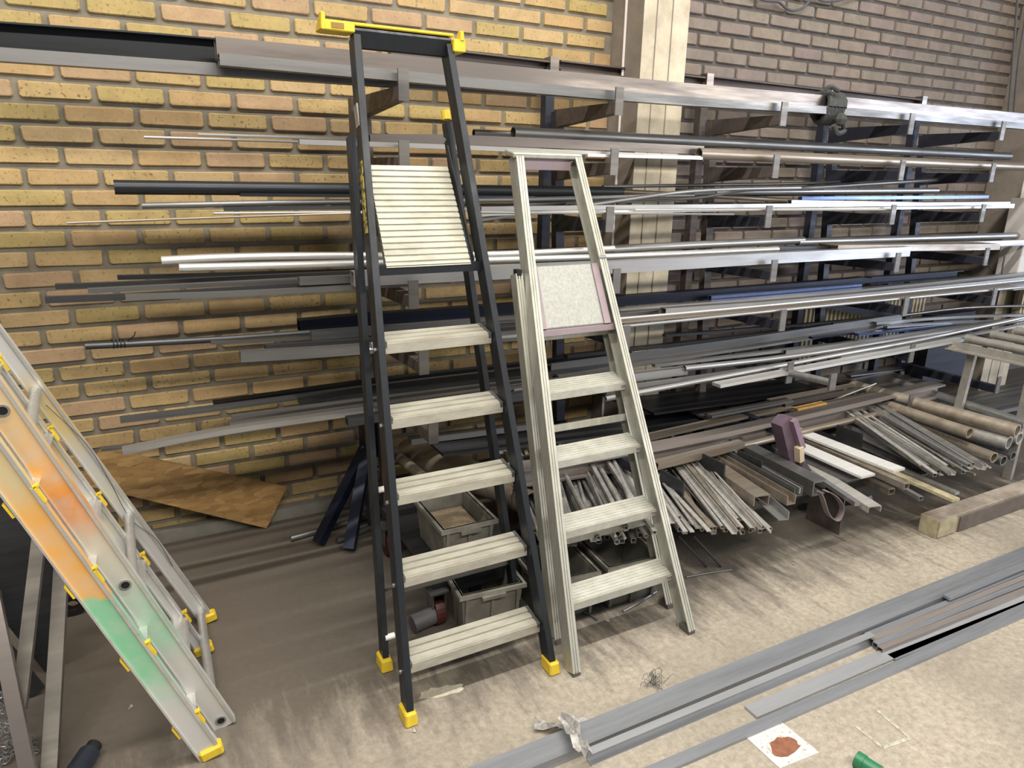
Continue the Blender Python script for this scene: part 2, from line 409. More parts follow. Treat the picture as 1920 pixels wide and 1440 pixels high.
# ---- level 1 (top)
Lx('steel_channel', 'dark steel channel open to the front, running off the left edge on the top arms', 'uf', .05, .105, 'black', -.48, [(-60, 72), (395, 102), (1000, 152)], 'channel')
Lx('steel_flange_bar', 'dull grey flat bar under the dark channel on the top arms, at the left edge', 'box', .05, .040, 'mid', -.54, [(-60, 99), (1000, 172)])
Lx('steel_beam', 'grey-brown box beam on the top arms, starting above the black ladder', 'box', .06, .072, 'brown', -.60, [(404, 92), (1200, 165), (1600, 198), (1990, 231)], 'beam')
Lx('steel_beam', 'lower oily box beam directly below the grey-brown beam on the top arms', 'box', .05, .038, 'mid', -.645, [(410, 112), (1200, 184), (1600, 211), (1990, 243)], 'beam')
# ---- level 2
Lx('steel_rod', 'thin bright rod, lower of the two reaching left of the black ladder at second level', 'rod', .01, .010, 'light', -.52, [(270, 257), (700, 270)], 'rod')
Lx('steel_rod', 'thin bright rod, upper and shorter one left of the black ladder at second level', 'rod', .012, .012, 'alu', -.44, [(371, 252), (760, 264)], 'rod')
Lx('steel_channel', 'broad grey channel on the second arms behind the top of both ladders', 'box', .06, .040, 'brown', -.56, [(690, 262), (900, 264), (1312, 282)], 'channel')
Lx('steel_flat', 'bright narrow flat below the broad grey channel at second level', 'flat', .03, .018, 'light', -.645, [(560, 266), (900, 278), (1310, 296)])
Lx('steel_tube', 'long dark blue-grey round tube on the second arms, its open end above the aluminium ladder', 'tube', .05, .052, 'mid', -.48, [(962, 249), (1892, 293)], 'tube')
Lx('steel_tube', 'long rust-flecked silver tube on the second arms, starting right of the pillar', 'tube', .05, .056, 'rust', -.62, [(1310, 288), (1918, 313)], 'tube')
Lx('steel_tube', 'short dark-mouthed tube lying behind the blue-grey one at second level', 'tube', .03, .032, 'mid', -.34, [(888, 249), (1300, 268)], 'tube')
Lx('steel_flat', 'bright strip at second level between the two ladders\' right side and the rusty tube', 'flat', .02, .012, 'alu', -.67, [(1100, 291), (1315, 297)])
Lx('steel_tube', 'thin pale tube behind the rust-flecked one at the right end of second level', 'rod', .02, .02, 'light', -.50, [(1320, 295), (1905, 309)], 'tube')
# ---- level 3
Lx('steel_pipe', 'thick black pipe sticking out far left of the black ladder at third level', 'tube', .05, .052, 'black', -.46, [(214, 351), (1165, 360)], 'pipe')
Lx('steel_flat', 'black flat bar just under the thick black pipe at third level', 'flat', .04, .012, 'black', -.50, [(450, 365), (1000, 370)])
Lx('steel_tube', 'grey tube below the thick black pipe at third level', 'tube', .02, .022, 'mid', -.52, [(266, 386), (600, 379), (1000, 374), (1300, 366)], 'tube')
Lx('steel_flat', 'short dark flat bar with a pale edge left of the black ladder at third level', 'flat', .03, .014, 'dark', -.54, [(420, 392), (670, 389)])
Lx('steel_rod', 'pale thin rod under the grey tube at third level', 'rod', .008, .009, 'light', -.58, [(400, 400), (1000, 394)], 'rod')
Lx('steel_rod', 'longest thin rod, reaching furthest left at third level', 'rod', .008, .009, 'rust', -.62, [(126, 418), (520, 404), (900, 392)], 'rod')
for k, (lab, kd, h, mt, Y, px) in enumerate([
    ('grey tube sloping up to the right between the ladders at third level', 'tube', .026, 'mid', -.40, [(880, 394), (1100, 375), (1500, 353), (1757, 337)]),
    ('brown tube crossing behind the aluminium ladder at third level', 'tube', .026, 'rust', -.36, [(1020, 352), (1300, 366), (1520, 378)]),
    ('fat pale tube with an open right end at third level', 'tube', .036, 'light', -.40, [(1340, 360), (1757, 357)]),
    ('bowed thin tube climbing from the lower left at third level', 'tube', .020, 'light', -.55, [(900, 412), (1100, 385), (1300, 358), (1500, 352)]),
    ('dark rod behind the crossing tubes at third level', 'rod', .018, 'dark', -.33, [(880, 372), (1350, 366), (1730, 362)]),
    ('blue-sheened flat at the right end of third level', 'flat', .020, 'blue', -.48, [(1500, 372), (1850, 369)]),
    ('long bright flat, rearmost of the front three at third level', 'box', .020, 'light', -.58, [(900, 392), (1200, 388), (1890, 381)]),
    ('long bright flat, middle of the front three at third level', 'flat', .012, 'alu', -.63, [(900, 402), (1180, 396), (1890, 388)]),
    ('short bright rod at the front of third level right of the pillar', 'rod', .012, 'alu', -.66, [(1190, 394), (1680, 393)]),
    ('slender rod at the very front of third level', 'rod', .010, 'light', -.665, [(900, 398), (1376, 402)]),
    ('pale rod bent upward in the middle of third level', 'rod', .014, 'mid', -.46, [(1060, 382), (1300, 372), (1400, 357), (1545, 354)]),
    ('pale conduit tube highest in the tangle at third level', 'tube', .018, 'mid', -.30, [(1130, 350), (1500, 344), (1600, 340)]),
    ('grey-white channel end near the right pillar at third level', 'box', .030, 'light', -.55, [(1480, 380), (1898, 386)])]):
    Lx('steel_tube' if kd == 'tube' else 'steel_rod' if kd == 'rod' else 'steel_flat', lab, kd, .03, h, mt, Y, px, 'tube' if kd == 'tube' else 'bar')
# ---- level 4
for lab, kd, wd, h, mt, Y, px in [
    ('upper of two white-wrapped tubes left of the black ladder at fourth level', 'tube', .03, .034, 'alu', -.50, [(303, 489), (500, 481), (900, 478), (1150, 466)]),
    ('lower of two white-wrapped tubes at fourth level, running behind both ladders', 'tube', .03, .030, 'alu', -.62, [(336, 502), (670, 494), (1140, 481), (1458, 467)]),
    ('bright tube at the back of fourth level behind the aluminium ladder', 'tube', .03, .044, 'light', -.42, [(1010, 476), (1250, 462), (1505, 450)]),
    ('rust-ended bright tube at the back right of fourth level', 'tube', .03, .046, 'light', -.42, [(1495, 454), (1990, 439)]),
    ('broad galvanised box section at the front of fourth level', 'box', .05, .058, 'light', -.70, [(660, 522), (1150, 500), (1450, 483), (1700, 471)]),
    ('wide pinkish steel channel, hollow side down, at the right end of fourth level', 'ud', .14, .040, 'rust', -.60, [(1552, 464), (1856, 461)]),
    ('short dark box piece left of the pinkish channel at fourth level', 'box', .04, .022, 'dark', -.58, [(1440, 466), (1552, 465)]),
    ('lavender-grey bar leaving the frame at the right of fourth level', 'box', .04, .038, 'light', -.50, [(1700, 462), (1990, 452)]),
    ('dark rod, third longest reaching left at fourth level', 'flat', .03, .016, 'black', -.40, [(220, 520), (380, 516), (700, 506)]),
    ('dark flat with a clean square end, second longest reaching left at fourth level', 'flat', .03, .018, 'dark', -.50, [(104, 537), (240, 532), (480, 520), (800, 505)]),
    ('grey flat between the dark ones left of the black ladder at fourth level', 'flat', .03, .016, 'mid', -.56, [(165, 545), (400, 533), (800, 512)]),
    ('black-ended square tube reaching furthest left at fourth level', 'box', .02, .022, 'dark', -.62, [(85, 562), (235, 556), (440, 543), (800, 518)]),
    ('lowest grey flat left of the black ladder at fourth level', 'flat', .03, .018, 'mid', -.68, [(235, 557), (470, 549), (800, 530)]),
    ('short open-ended box section beside the black ladder at fourth level', 'box', .03, .030, 'mid', -.66, [(560, 527), (720, 520)])]:
    nm = {'tube': 'steel_tube', 'box': 'box_section', 'flat': 'steel_flat', 'ud': 'steel_channel'}[kd]
    Lx(nm, lab, kd, wd, h, mt, Y, px, 'tube' if kd == 'tube' else 'bar')
# ---- level 5
for lab, kd, wd, h, mt, Y, px in [
    ('long blue-black channel at the back of fifth level', 'box', .06, .052, 'navy', -.36, [(560, 610), (700, 597), (970, 577), (1230, 558), (1540, 533), (1616, 526)]),
    ('blue channel with bright outlined edge at the right of fifth level', 'uf', .05, .050, 'navy', -.40, [(1627, 526), (1800, 513)]),
    ('bar with glossy blue film below the blue-black channel at fifth level', 'box', .03, .040, 'blue', -.44, [(1330, 561), (1612, 538)]),
    ('pipe with a twisted crushed left end at fifth level', 'tube', .02, .026, 'dark', -.42, [(160, 649), (300, 642), (500, 630), (900, 600)]),
    ('flat lying behind the twisted pipe at fifth level', 'flat', .03, .014, 'mid', -.50, [(395, 641), (500, 637), (900, 610)]),
    ('small open-ended box tube beside the black ladder at fifth level', 'box', .03, .034, 'mid', -.56, [(583, 629), (800, 612), (1160, 585)]),
    ('dark box section above the lowest one left of the black ladder at fifth level', 'box', .03, .026, 'dark', -.64, [(497, 652), (800, 632), (1160, 604)]),
    ('grey box section, lowest left of the black ladder at fifth level', 'box', .04, .038, 'mid', -.74, [(450, 668), (700, 652), (1160, 612)]),
    ('long lavender-grey flat lying behind the open box at fifth level', 'box', .05, .030, 'light', -.50, [(900, 606), (1150, 584), (1540, 552), (1990, 507)]),
    ('bright square tube with its open end above the aluminium ladder\'s right side, fifth level', 'box', .045, .042, 'light', -.64, [(1243, 585), (1540, 562), (1990, 517)]),
    ('grey open channel ending at the bright square tube, fifth level', 'uf', .04, .046, 'mid', -.60, [(900, 615), (1240, 587)]),
    ('thin bright rod along the front of fifth level', 'rod', .02, .016, 'light', -.84, [(690, 655), (930, 634), (1160, 613), (1500, 578), (1690, 560), (1990, 532)]),
    ('second bright rod along the front of fifth level', 'rod', .02, .013, 'alu', -.80, [(1040, 608), (1500, 567), (1990, 519)]),
    ('flat with a rusty underside under the front rods at fifth level', 'flat', .05, .010, 'rust', -.76, [(1100, 608), (1540, 570), (1900, 536)]),
    ('grey flat at the right end of fifth level', 'flat', .04, .018, 'mid', -.70, [(1440, 577), (1750, 548), (1990, 524)])]:
    nm = {'tube': 'steel_tube', 'box': 'box_section', 'flat': 'steel_flat', 'uf': 'steel_channel', 'rod': 'steel_rod'}[kd]
    Lx(nm, lab, kd, wd, h, mt, Y, px, {'tube': 'tube', 'rod': 'rod'}.get(kd, 'bar'))
# wire tie round the twisted pipe
m = MB()
p0 = aty(212, 645, -.42)
for k in range(4): m.tube([p0+V((.012*k+.003*math.cos(a*.7), -.018*math.cos(a*.7), .018*math.sin(a*.7))) for a in range(10)], .002, 5)
m.tube([p0+V((.05, -.01, .01)), p0+V((.075, -.02, .03)), p0+V((.08, -.02, .045))], .002, 5)
tag(m.build('wire_tie', MT['black']), 'black wire twisted round the crushed pipe end at fifth level', 'wire')
# ---- level 6
for lab, kd, wd, h, mt, Y, px in [
    ('slim dark angle curving down to the left, topmost left overhang at sixth level', 'l', .03, .022, 'mid', -.40, [(225, 787), (375, 769), (525, 749), (690, 727), (1000, 690)]),
    ('blackish flat right behind the topmost one at sixth level', 'flat', .05, .018, 'black', -.34, [(400, 757), (690, 716), (915, 690), (1180, 660)]),
    ('narrow grey flat, short-ended above the fat channel at sixth level', 'flat', .03, .022, 'mid', -.56, [(435, 784), (660, 754), (1000, 712)]),
    ('fat grey channel with a square left end at sixth level', 'box', .05, .046, 'mid', -.66, [(430, 802), (690, 763), (1000, 722)]),
    ('pale flat drooping lowest to the left at sixth level', 'flat', .04, .020, 'light', -.74, [(230, 845), (430, 806), (700, 768)]),
    ('thin grey flat below the pale drooping one at sixth level', 'flat', .03, .010, 'mid', -.60, [(190, 842), (330, 827), (520, 795)]),
    ('dark bar, first of four behind the black ladder steps at sixth level', 'flat', .04, .022, 'black', -.45, [(560, 752), (720, 727), (985, 696), (1180, 672)]),
    ('grey bar, second of four behind the black ladder steps at sixth level', 'box', .03, .024, 'dark', -.52, [(600, 757), (720, 739), (985, 706), (1180, 682)]),
    ('grey bar, third of four behind the black ladder steps at sixth level', 'flat', .03, .018, 'mid', -.74, [(640, 777), (985, 722), (1180, 692)]),
    ('lowest dark bar of four behind the black ladder steps at sixth level', 'box', .04, .034, 'dark', -.84, [(650, 790), (985, 740), (1180, 712)]),
    ('thin grey bar highest at the right of sixth level', 'flat', .03, .014, 'dark', -.34, [(1245, 629), (1500, 609), (1700, 590)]),
    ('dark flat above the broad bowed bar at sixth level', 'flat', .04, .018, 'dark', -.42, [(1060, 668), (1330, 638), (1600, 605)]),
    ('broad bowed grey-green flat with white tape, middle of sixth level', 'l', .08, .052, 'mid', -.54, [(1040, 694), (1200, 672), (1420, 641), (1600, 613), (1700, 598)]),
    ('thin pale bar with a clean left end under the bowed flat at sixth level', 'flat', .03, .016, 'light', -.66, [(1225, 685), (1400, 665), (1520, 651), (1700, 632)]),
    ('grey flat under the bowed one at sixth level', 'flat', .03, .014, 'mid', -.60, [(1100, 702), (1200, 683), (1350, 660), (1480, 640)]),
    ('bright tube whose end shows above the pipe arm at sixth level', 'tube', .04, .032, 'light', -.76, [(1283, 691), (1430, 675), (1560, 657), (1750, 626), (1990, 588)]),
    ('thick pale bar running behind the aluminium ladder at sixth level', 'box', .04, .040, 'light', -.74, [(960, 735), (1180, 707), (1285, 694)]),
    ('broad dull flat lying low at sixth level', 'flat', .06, .018, 'mid', -.82, [(1130, 735), (1320, 708), (1480, 684)]),
    ('long pale tube crossing in front to the lower left at sixth level', 'tube', .03, .026, 'light', -.88, [(1135, 748), (1345, 708), (1560, 667), (1740, 634), (1990, 580)]),
    ('lowest bright flat with a pointed left end at sixth level', 'flat', .06, .016, 'alu', -.93, [(1343, 722), (1560, 681), (1700, 655), (1800, 636)]),
    ('grey flat over the lowest bright one at sixth level', 'flat', .03, .014, 'light', -.84, [(1573, 669), (1750, 640), (1990, 596)]),
    ('blue-sheened bar at the right of sixth level', 'flat', .04, .016, 'blue', -.62, [(1605, 627), (1700, 617), (1785, 609)]),
    ('dull blue bar left of the brighter blue-sheened one at sixth level', 'flat', .03, .012, 'navy', -.58, [(1520, 633), (1620, 622), (1700, 614)]),
    ('brown-grey tube at the back right of sixth level', 'tube', .02, .022, 'brown', -.42, [(1560, 608), (1700, 590), (1830, 576), (1990, 573)]),
    ('lavender bar crossing gently at the right of sixth level', 'flat', .03, .018, 'light', -.52, [(1640, 606), (1800, 594), (1990, 589)]),
    ('second lavender bar crossing at the right of sixth level', 'flat', .03, .014, 'light', -.60, [(1660, 613), (1800, 604), (1990, 602)]),
    ('pale flat between the right-hand tubes of sixth level', 'box', .03, .024, 'light', -.68, [(1470, 660), (1620, 640), (1800, 614), (1990, 588)])]:
    nm = {'tube': 'steel_tube', 'box': 'box_section', 'flat': 'steel_flat', 'l': 'steel_angle'}[kd]
    Lx(nm, lab, kd, wd, h, mt, Y, px, {'tube': 'tube'}.get(kd, 'bar'))
# ---- level 7 (lowest arms)
for lab, kd, wd, h, mt, Y, px in [
    ('large dark plate at the back of the lowest level, right of the aluminium ladder', 'flat', .30, .012, 'black', -.42, [(1195, 762), (1510, 722)]),
    ('second dark plate lower down at the back of the lowest level', 'flat', .22, .012, 'black', -.52, [(1195, 797), (1390, 768)]),
    ('big dark steel sheet lying at the right of the lowest level', 'flat', .34, .012, 'brown', -.50, [(1290, 771), (1700, 706)]),
    ('small grey-blue flat on the dark sheet at the lowest level', 'flat', .05, .010, 'mid', -.36, [(1590, 704), (1700, 690)]),
    ('long steel joist along the front of the lowest level', 'i', .10, .085, 'joist', -.86, [(955, 892), (1210, 853), (1480, 795), (1757, 729)]),
    ('grey-brown flat behind the joist, its end cut square, lowest level', 'flat', .07, .014, 'rust', -.70, [(1205, 822), (1345, 790), (1480, 762)]),
    ('second grey-brown flat lying over the first, lowest level', 'flat', .06, .014, 'mid', -.68, [(1328, 779), (1480, 750)]),
    ('round-ended pale timber-coloured tube under the joist, lowest level', 'tube', .03, .036, 'rust', -.96, [(1333, 851), (1480, 815), (1700, 764)]),
    ('pale square bar nearest the aluminium ladder, lowest level', 'box', .05, .034, 'rust', -.96, [(1228, 872), (1390, 832)]),
    ('short bar with a rusty left end, rearmost of three at the lowest level', 'box', .03, .020, 'rust', -.62, [(1440, 752), (1600, 722)]),
    ('short bar with a rusty left end, middle of three at the lowest level', 'box', .035, .020, 'brown', -.70, [(1468, 759), (1640, 725)]),
    ('short bar with an orange-painted end, front of three at the lowest level', 'box', .04, .020, 'rust', -.78, [(1490, 769), (1680, 730)]),
    ('thin blue-grey rod lying across the short bars at the lowest level', 'rod', .01, .010, 'light', -.72, [(1545, 757), (1642, 719)]),
    ('grey flat behind the black ladder at the lowest level', 'flat', .05, .026, 'mid', -.60, [(768, 826), (1000, 797)]),
    ('dark slab with a pale lower edge behind the black ladder at the lowest level', 'flat', .20, .014, 'dark', -.66, [(815, 840), (1180, 800)]),
    ('dark bar in the shade under the joist, lowest level', 'flat', .12, .014, 'black', -.76, [(1215, 858), (1400, 828)])]:
    nm = {'tube': 'steel_tube', 'box': 'box_section', 'flat': 'steel_flat', 'i': 'steel_joist', 'rod': 'steel_rod'}[kd]
    Lx(nm, lab, kd, wd, h, mt, Y, px, {'tube': 'tube'}.get(kd, 'bar'))
M_or = plain('orange_end_paint', (.65, .38, .12), .7, 0, .4, 30)
p = aty(1492, 769, -.78); d = aty(1545, 757, -.78)-p
m = MB(); m.bar(p-d*.02, p+d, .043, .023); tag(m.build('paint_band', M_or), 'orange paint band on the end of the front short bar', 'paint')

# ================================================================== FLOOR CRADLE AND ITS HEAPS (bars pointing out from the wall)
cr = thing('floor_cradle', (2.8, -.8, 0), 'low steel cradle with upright divider plates standing on the floor under the rack', 'rack')
ZC = .20
for Y in (-.45, -1.12):
    m = MB(); m.sweep([(1.05, Y, ZC-.025), (4.55, Y, ZC-.025)], *profile('box', .05, .05)); m.build('cross_beam', MT['rack'], cr)
for X in (1.1, 2.42, 3.3, 4.5):
    for Y in (-.45, -1.12):
        m = MB(); m.box((X, Y, (ZC-.05)/2), (.05, .05, ZC-.05)); m.build('leg', MT['rack'], cr)
for q, z1 in (((1285, 905), .36), ((1362, 872), .36), ((1432, 866), .36), ((1621, 815), .37)):
    p = atz(*q, z1); m = MB(); X = p.x; ya, yb = p.y, p.y+.17
    m.hexa([(X-.004, ya, ZC), (X+.004, ya, ZC), (X+.004, yb, ZC), (X-.004, yb, ZC)], [(X-.004, ya+.008, z1), (X+.004, ya+.008, z1), (X+.004, yb, z1), (X-.004, yb, z1)])
    m.build('divider_plate', MT['dark'], cr)
m = MB(); m.box((2.955, -1.34, .10), (.008, .20, .20)); m.build('end_plate', MT['brown'], cr)
m = MB(); m.bar((3.02, -1.15, 0.01), (3.06, -1.5, .2), .04, .03); m.build('strut', MT['dark'], cr)

hr = random.Random(11)
def heap(near, far, z0, layers, n, kinds, label, group, name='steel_bar'):
    made = []
    for i in range(n):
        t = (i+.5)/n + hr.uniform(-.5, .5)/n; lay = hr.randrange(layers)
        kd, w_, h_, mt = hr.choice(kinds)
        z = z0 + lay*.022 + h_/2
        a = atz(near[0][0]+(near[1][0]-near[0][0])*t, near[0][1]+(near[1][1]-near[0][1])*t, z) + V((hr.uniform(-.02, .02), hr.uniform(-.06, .10), 0))
        f2 = t + hr.uniform(-.06, .06)
        b_ = atz(far[0][0]+(far[1][0]-far[0][0])*f2, far[0][1]+(far[1][1]-far[0][1])*f2, z)
        d = (b_-a).normalized(); ln = hr.uniform(.95, 1.15)
        b2 = a+d*ln; b2.z = z + hr.uniform(-.004, .012)
        o_, i_ = profile(kd, w_, h_); m = MB(); m.sweep([b2, a], o_, i_)
        ob = m.build(name, MT[mt] if isinstance(mt, str) else mt, smooth=kd in ('tube', 'rod'))
        made.append(((a-CAM).dot(rt)/(a-CAM).dot(fw), NM[kd], ob))
    for kn in sorted(set(t[1] for t in made)):
        row = sorted([t for t in made if t[1] == kn], key=lambda t: t[0])
        for r_, t in enumerate(row):
            tag(t[2], (ORD[r_]+' ' if r_ else 'leftmost ')+kn+(' from the left ' if r_ else ' ')+label, 'bar', group)
            t[2].name = kn.replace(' ', '_')
NM = dict(tube='round tube', box='square tube', rod='thin rod', flat='flat strip', l='small angle', uu='small channel')
ORD = 'first second third fourth fifth sixth seventh eighth ninth tenth eleventh twelfth thirteenth fourteenth fifteenth sixteenth seventeenth eighteenth nineteenth twentieth'.split()+[t+u for t in ('twenty-', 'thirty-', 'forty-') for u in 'first second third fourth fifth sixth seventh eighth ninth'.split()]
T = [('tube', .02, .022, 'heap'), ('tube', .02, .026, 'light'), ('tube', .02, .018, 'heap'), ('box', .022, .022, 'light'), ('rod', .012, .012, 'heap'), ('rod', .01, .010, 'rust'), ('box', .018, .018, 'heap'), ('flat', .025, .008, 'heap')]
heap(((1000, 1000), (1062, 1020)), ((955, 890), (1000, 890)), .24, 4, 16, T, 'in the heap left of the aluminium ladder', 'short bars behind the left rail of the aluminium ladder')
heap(((1065, 1022), (1262, 985)), ((1015, 888), (1180, 872)), .24, 6, 58, T, 'in the heap seen between the aluminium steps', 'bars heaped behind the aluminium ladder')
T2 = [('rod', .012, .012, 'heap'), ('rod', .01, .010, 'heap'), ('flat', .02, .006, 'heap'), ('box', .018, .018, 'rust'), ('tube', .02, .018, 'heap'), ('l', .022, .022, 'heap')]
heap(((1262, 985), (1342, 990)), ((1190, 880), (1240, 875)), ZC, 5, 28, T2, 'in the heap before the first divider plate', 'thin bars left of the first divider plate')
heap(((1345, 992), (1440, 985)), ((1265, 885), (1330, 872)), ZC, 5, 40, T2, 'between the first and second divider plates', 'thin bars between first and second divider plates')
def zbar(name, label, kd, w_, h_, mt, z, a, b_, ext=.35, cat='bar', group=None):
    A, B = atz(a[0], a[1], z), atz(b_[0], b_[1], z)      # A near end, B visible far end
    d = (B-A).normalized(); o_, i_ = profile(kd, w_, h_)
    m = MB(); m.sweep([B+d*ext, A], o_, i_)
    return tag(m.build(name, MT[mt] if isinstance(mt, str) else mt, smooth=kd in ('tube', 'rod')), label, cat, group)
for args in [
    ('steel_channel', 'broad dusty channel with a slanted end right of the second divider plate', 'ud', .085, .05, 'rust', .27, (1428, 938), (1350, 884)),
    ('steel_channel', 'rust-brown channel lying right of the broad dusty channel', 'uu', .05, .045, MT['rust'], .29, (1484, 938), (1385, 880)),
    ('steel_channel', 'grey channel beside the rust-brown one, left of the third divider plate', 'uu', .05, .045, 'mid', .31, (1497, 922), (1400, 868)),
    ('steel_flat', 'thin bright flat standing on edge beside the third divider plate', 'flat', .01, .03, 'light', .32, (1500, 920), (1430, 880)),
    ('steel_angle', 'pale angle at the foot of the third divider plate', 'l', .05, .04, 'light', .25, (1470, 968), (1420, 925)),
    ('steel_channel', 'deep grey channel with light edges under the purple block', 'ub', .08, .075, 'mid', .31, (1536, 915), (1425, 858)),
    ('aluminium_section', 'long aluminium section reaching furthest out beside the hanging loop', 'ud', .07, .03, 'heap', .25, (1640, 955), (1540, 892)),
    ('aluminium_section', 'narrow aluminium strip on the left side of the long section', 'flat', .03, .02, 'light', .265, (1608, 945), (1525, 890)),
    ('steel_flat', 'upper bright white flat right of the purple block', 'flat', .09, .012, 'whiteflat', .33, (1686, 882), (1548, 828)),
    ('steel_flat', 'lower bright white flat right of the purple block', 'flat', .095, .012, 'whiteflat', .31, (1628, 893), (1512, 842)),
    ('steel_flat', 'dark flat under the lower white flat', 'flat', .10, .012, 'mid', .27, (1600, 900), (1520, 862)),
    ('steel_bar', 'brown bar between the two white flats', 'box', .035, .03, 'rust', .30, (1700, 912), (1545, 843)),
    ('steel_bar', 'long straw-coloured flat reaching out towards the timber beam', 'flat', .05, .014, M_woodend, .25, (1793, 938), (1660, 880)),
    ('steel_bar', 'grey flat beside the straw-coloured one', 'flat', .03, .014, 'light', .26, (1795, 925), (1700, 885)),
    ('steel_bar', 'thin grey bar ending left of the straw-coloured flat', 'box', .025, .02, 'light', .22, (1727, 935), (1650, 892)),
    ('steel_angle', 'bright angle right of the fourth divider plate', 'l', .04, .035, 'light', .30, (1738, 872), (1630, 822)),
    ('steel_angle', 'greenish-grey angle lower than the bright one right of the fourth plate', 'l', .04, .035, 'mid', .26, (1735, 885), (1628, 838)),
    ('steel_bar', 'short greenish bars end near the end plate', 'box', .04, .03, 'rust', .22, (1672, 922), (1630, 902)),
    ('steel_rod', 'single pale rod sticking out lowest from the bright tangle', 'rod', .016, .016, 'rust', .24, (1828, 890), (1745, 855))]:
    zbar(*args)
T3 = [('rod', .010, .010, 'heap'), ('flat', .022, .005, 'heap'), ('flat', .018, .005, 'heap'), ('l', .022, .02, 'heap'), ('uu', .022, .018, 'heap'), ('box', .018, .018, 'light')]
heap(((1742, 886), (1842, 868)), ((1590, 782), (1668, 768)), .22, 7, 66, T3, 'in the ragged tangle beside the fat pipes', 'ragged bright sections left of the fat pipes')
for lab, mt, r, z, a, b_ in [
    ('tan pipe with the cut end nearest the bright tangle', M_tube, .062, .36, (1650, 848)[0:2] and (1818, 812), (1700, 772)),
    ('long tan pipe, topmost of the fat pipes, open end at the right', M_tube, .075, .40, (1908, 808), (1725, 758)),
    ('grey pipe, uppermost at the right edge behind the long tan pipe', 'light', .055, .36, (1925, 795), (1800, 755)),
    ('grey pipe directly below the long tan one', 'heap', .075, .32, (1892, 830), (1720, 780)),
    ('wide-mouthed pipe under the end of the long tan pipe', 'heap', .075, .28, (1912, 822), (1790, 785)),
    ('short pale pipe right of the tangle', 'rust', .06, .26, (1864, 858), (1790, 830)),
    ('grey pipe low down right of the short pale pipe', 'mid', .05, .24, (1900, 855), (1800, 820)),
    ('grey pipe with a thick wall at the bottom of the fat pipes', 'mid', .06, .23, (1882, 864), (1800, 835))]:
    A, B = atz(*a, z), atz(*b_, z); d = (B-A).normalized()
    m = MB(); m.sweep([B+d*.5, A], P_round(r/2, 20), P_round(r/2*.78, 20)); tag(m.build('steel_pipe', MT[mt] if isinstance(mt, str) else mt, smooth=True), lab, 'pipe')
for lab, mt, r, z, a, b_ in [('fat grey plastic-coated pipe lying behind the crates', M_tube, .15, .30, (975, 925), (800, 862)),
                             ('slim pipe with a pale band left of the fat pipe behind the crates', M_tube, .05, .33, (800, 900), (742, 852)),
                             ('open-mouthed pipe at the end of the fat one, nearest the aluminium ladder', M_tube, .12, .27, (995, 945), (930, 915))]:
    A, B = atz(*a, z), atz(*b_, z); d = (B-A).normalized()
    m = MB(); m.sweep([B+d*.15, A], P_round(r/2, 24), P_round(r/2*.86, 24)); tag(m.build('large_pipe', mt, smooth=True), lab, 'pipe')
# small tubes below the heaps
m = MB(); m.sweep([atz(1330, 940, .1), atz(1437, 990, .12)], *profile('box', .03, .03)); tag(m.build('box_section', MT['dark']), 'dark square tube with a visible end low beneath the thin bars', 'bar')
for lab, a, b_ in (('dark rod leaning on the floor under the heap, left one', (1272, 1005), (1325, 1062)), ('dark rod leaning on the floor under the heap, right one', (1300, 1005), (1352, 1062))):
    A = atz(a[0], a[1], .16); B = atz(b_[0], b_[1], .008); m = MB(); m.tube([A, B], .006, 8); tag(m.build('steel_rod', MT['dark']), lab, 'rod')

# purple block and strap loop
pb = thing('purple_block', aty(1500, 880, -1.2), 'purple-painted tapered wooden block with a pale cut end leaning on the bars', 'block')
m = MB(); Yb = -1.22
q = [aty(x, y, Yb) for x, y in ((1466, 800), (1480, 784), (1492, 784), (1507, 842), (1504, 878), (1482, 868))]
n = len(q); back = [p+V((.0, .07, .0)) for p in q]
m.add(q+back, [tuple(range(n)), tuple(range(n, 2*n))[::-1]]+[(i, (i+1) % n, n+(i+1) % n, n+i) for i in range(n)])
m.build('side_board', M_lil2, pb)
m = MB(); m.bar(aty(1487, 787, Yb-.008), aty(1503, 840, Yb-.012), .030, .030, (1, 0, .2)); m.build('edge_strip', plain('purple_edge', (.25, .17, .23), .6), pb)
m = MB(); m.bar(aty(1498, 838, Yb-.02), aty(1499, 864, Yb-.02), .036, .030, (1, 0, .2)); m.build('cut_end', plain('bare_wood', (.62, .52, .36), .8), pb)
m = MB(); m.bar(aty(1500, 866, Yb-.01), aty(1512, 884, Yb-.0), .05, .03, (1, 0, .2)); m.build('tip', M_lil2, pb)
m = MB(); pts = [aty(x, y, -1.5) for x, y in ((1536, 922), (1542, 935), (1550, 960), (1560, 972), (1570, 974), (1577, 962), (1578, 948), (1568, 932), (1554, 922), (1546, 920))]
m.sweep(curve(pts), P_flat(.004, .028), None, (0, -1, 0)); tag(m.build('webbing_loop', M_webb), 'grey-pink loop of strap hanging from the bars beside the long aluminium section', 'strap')
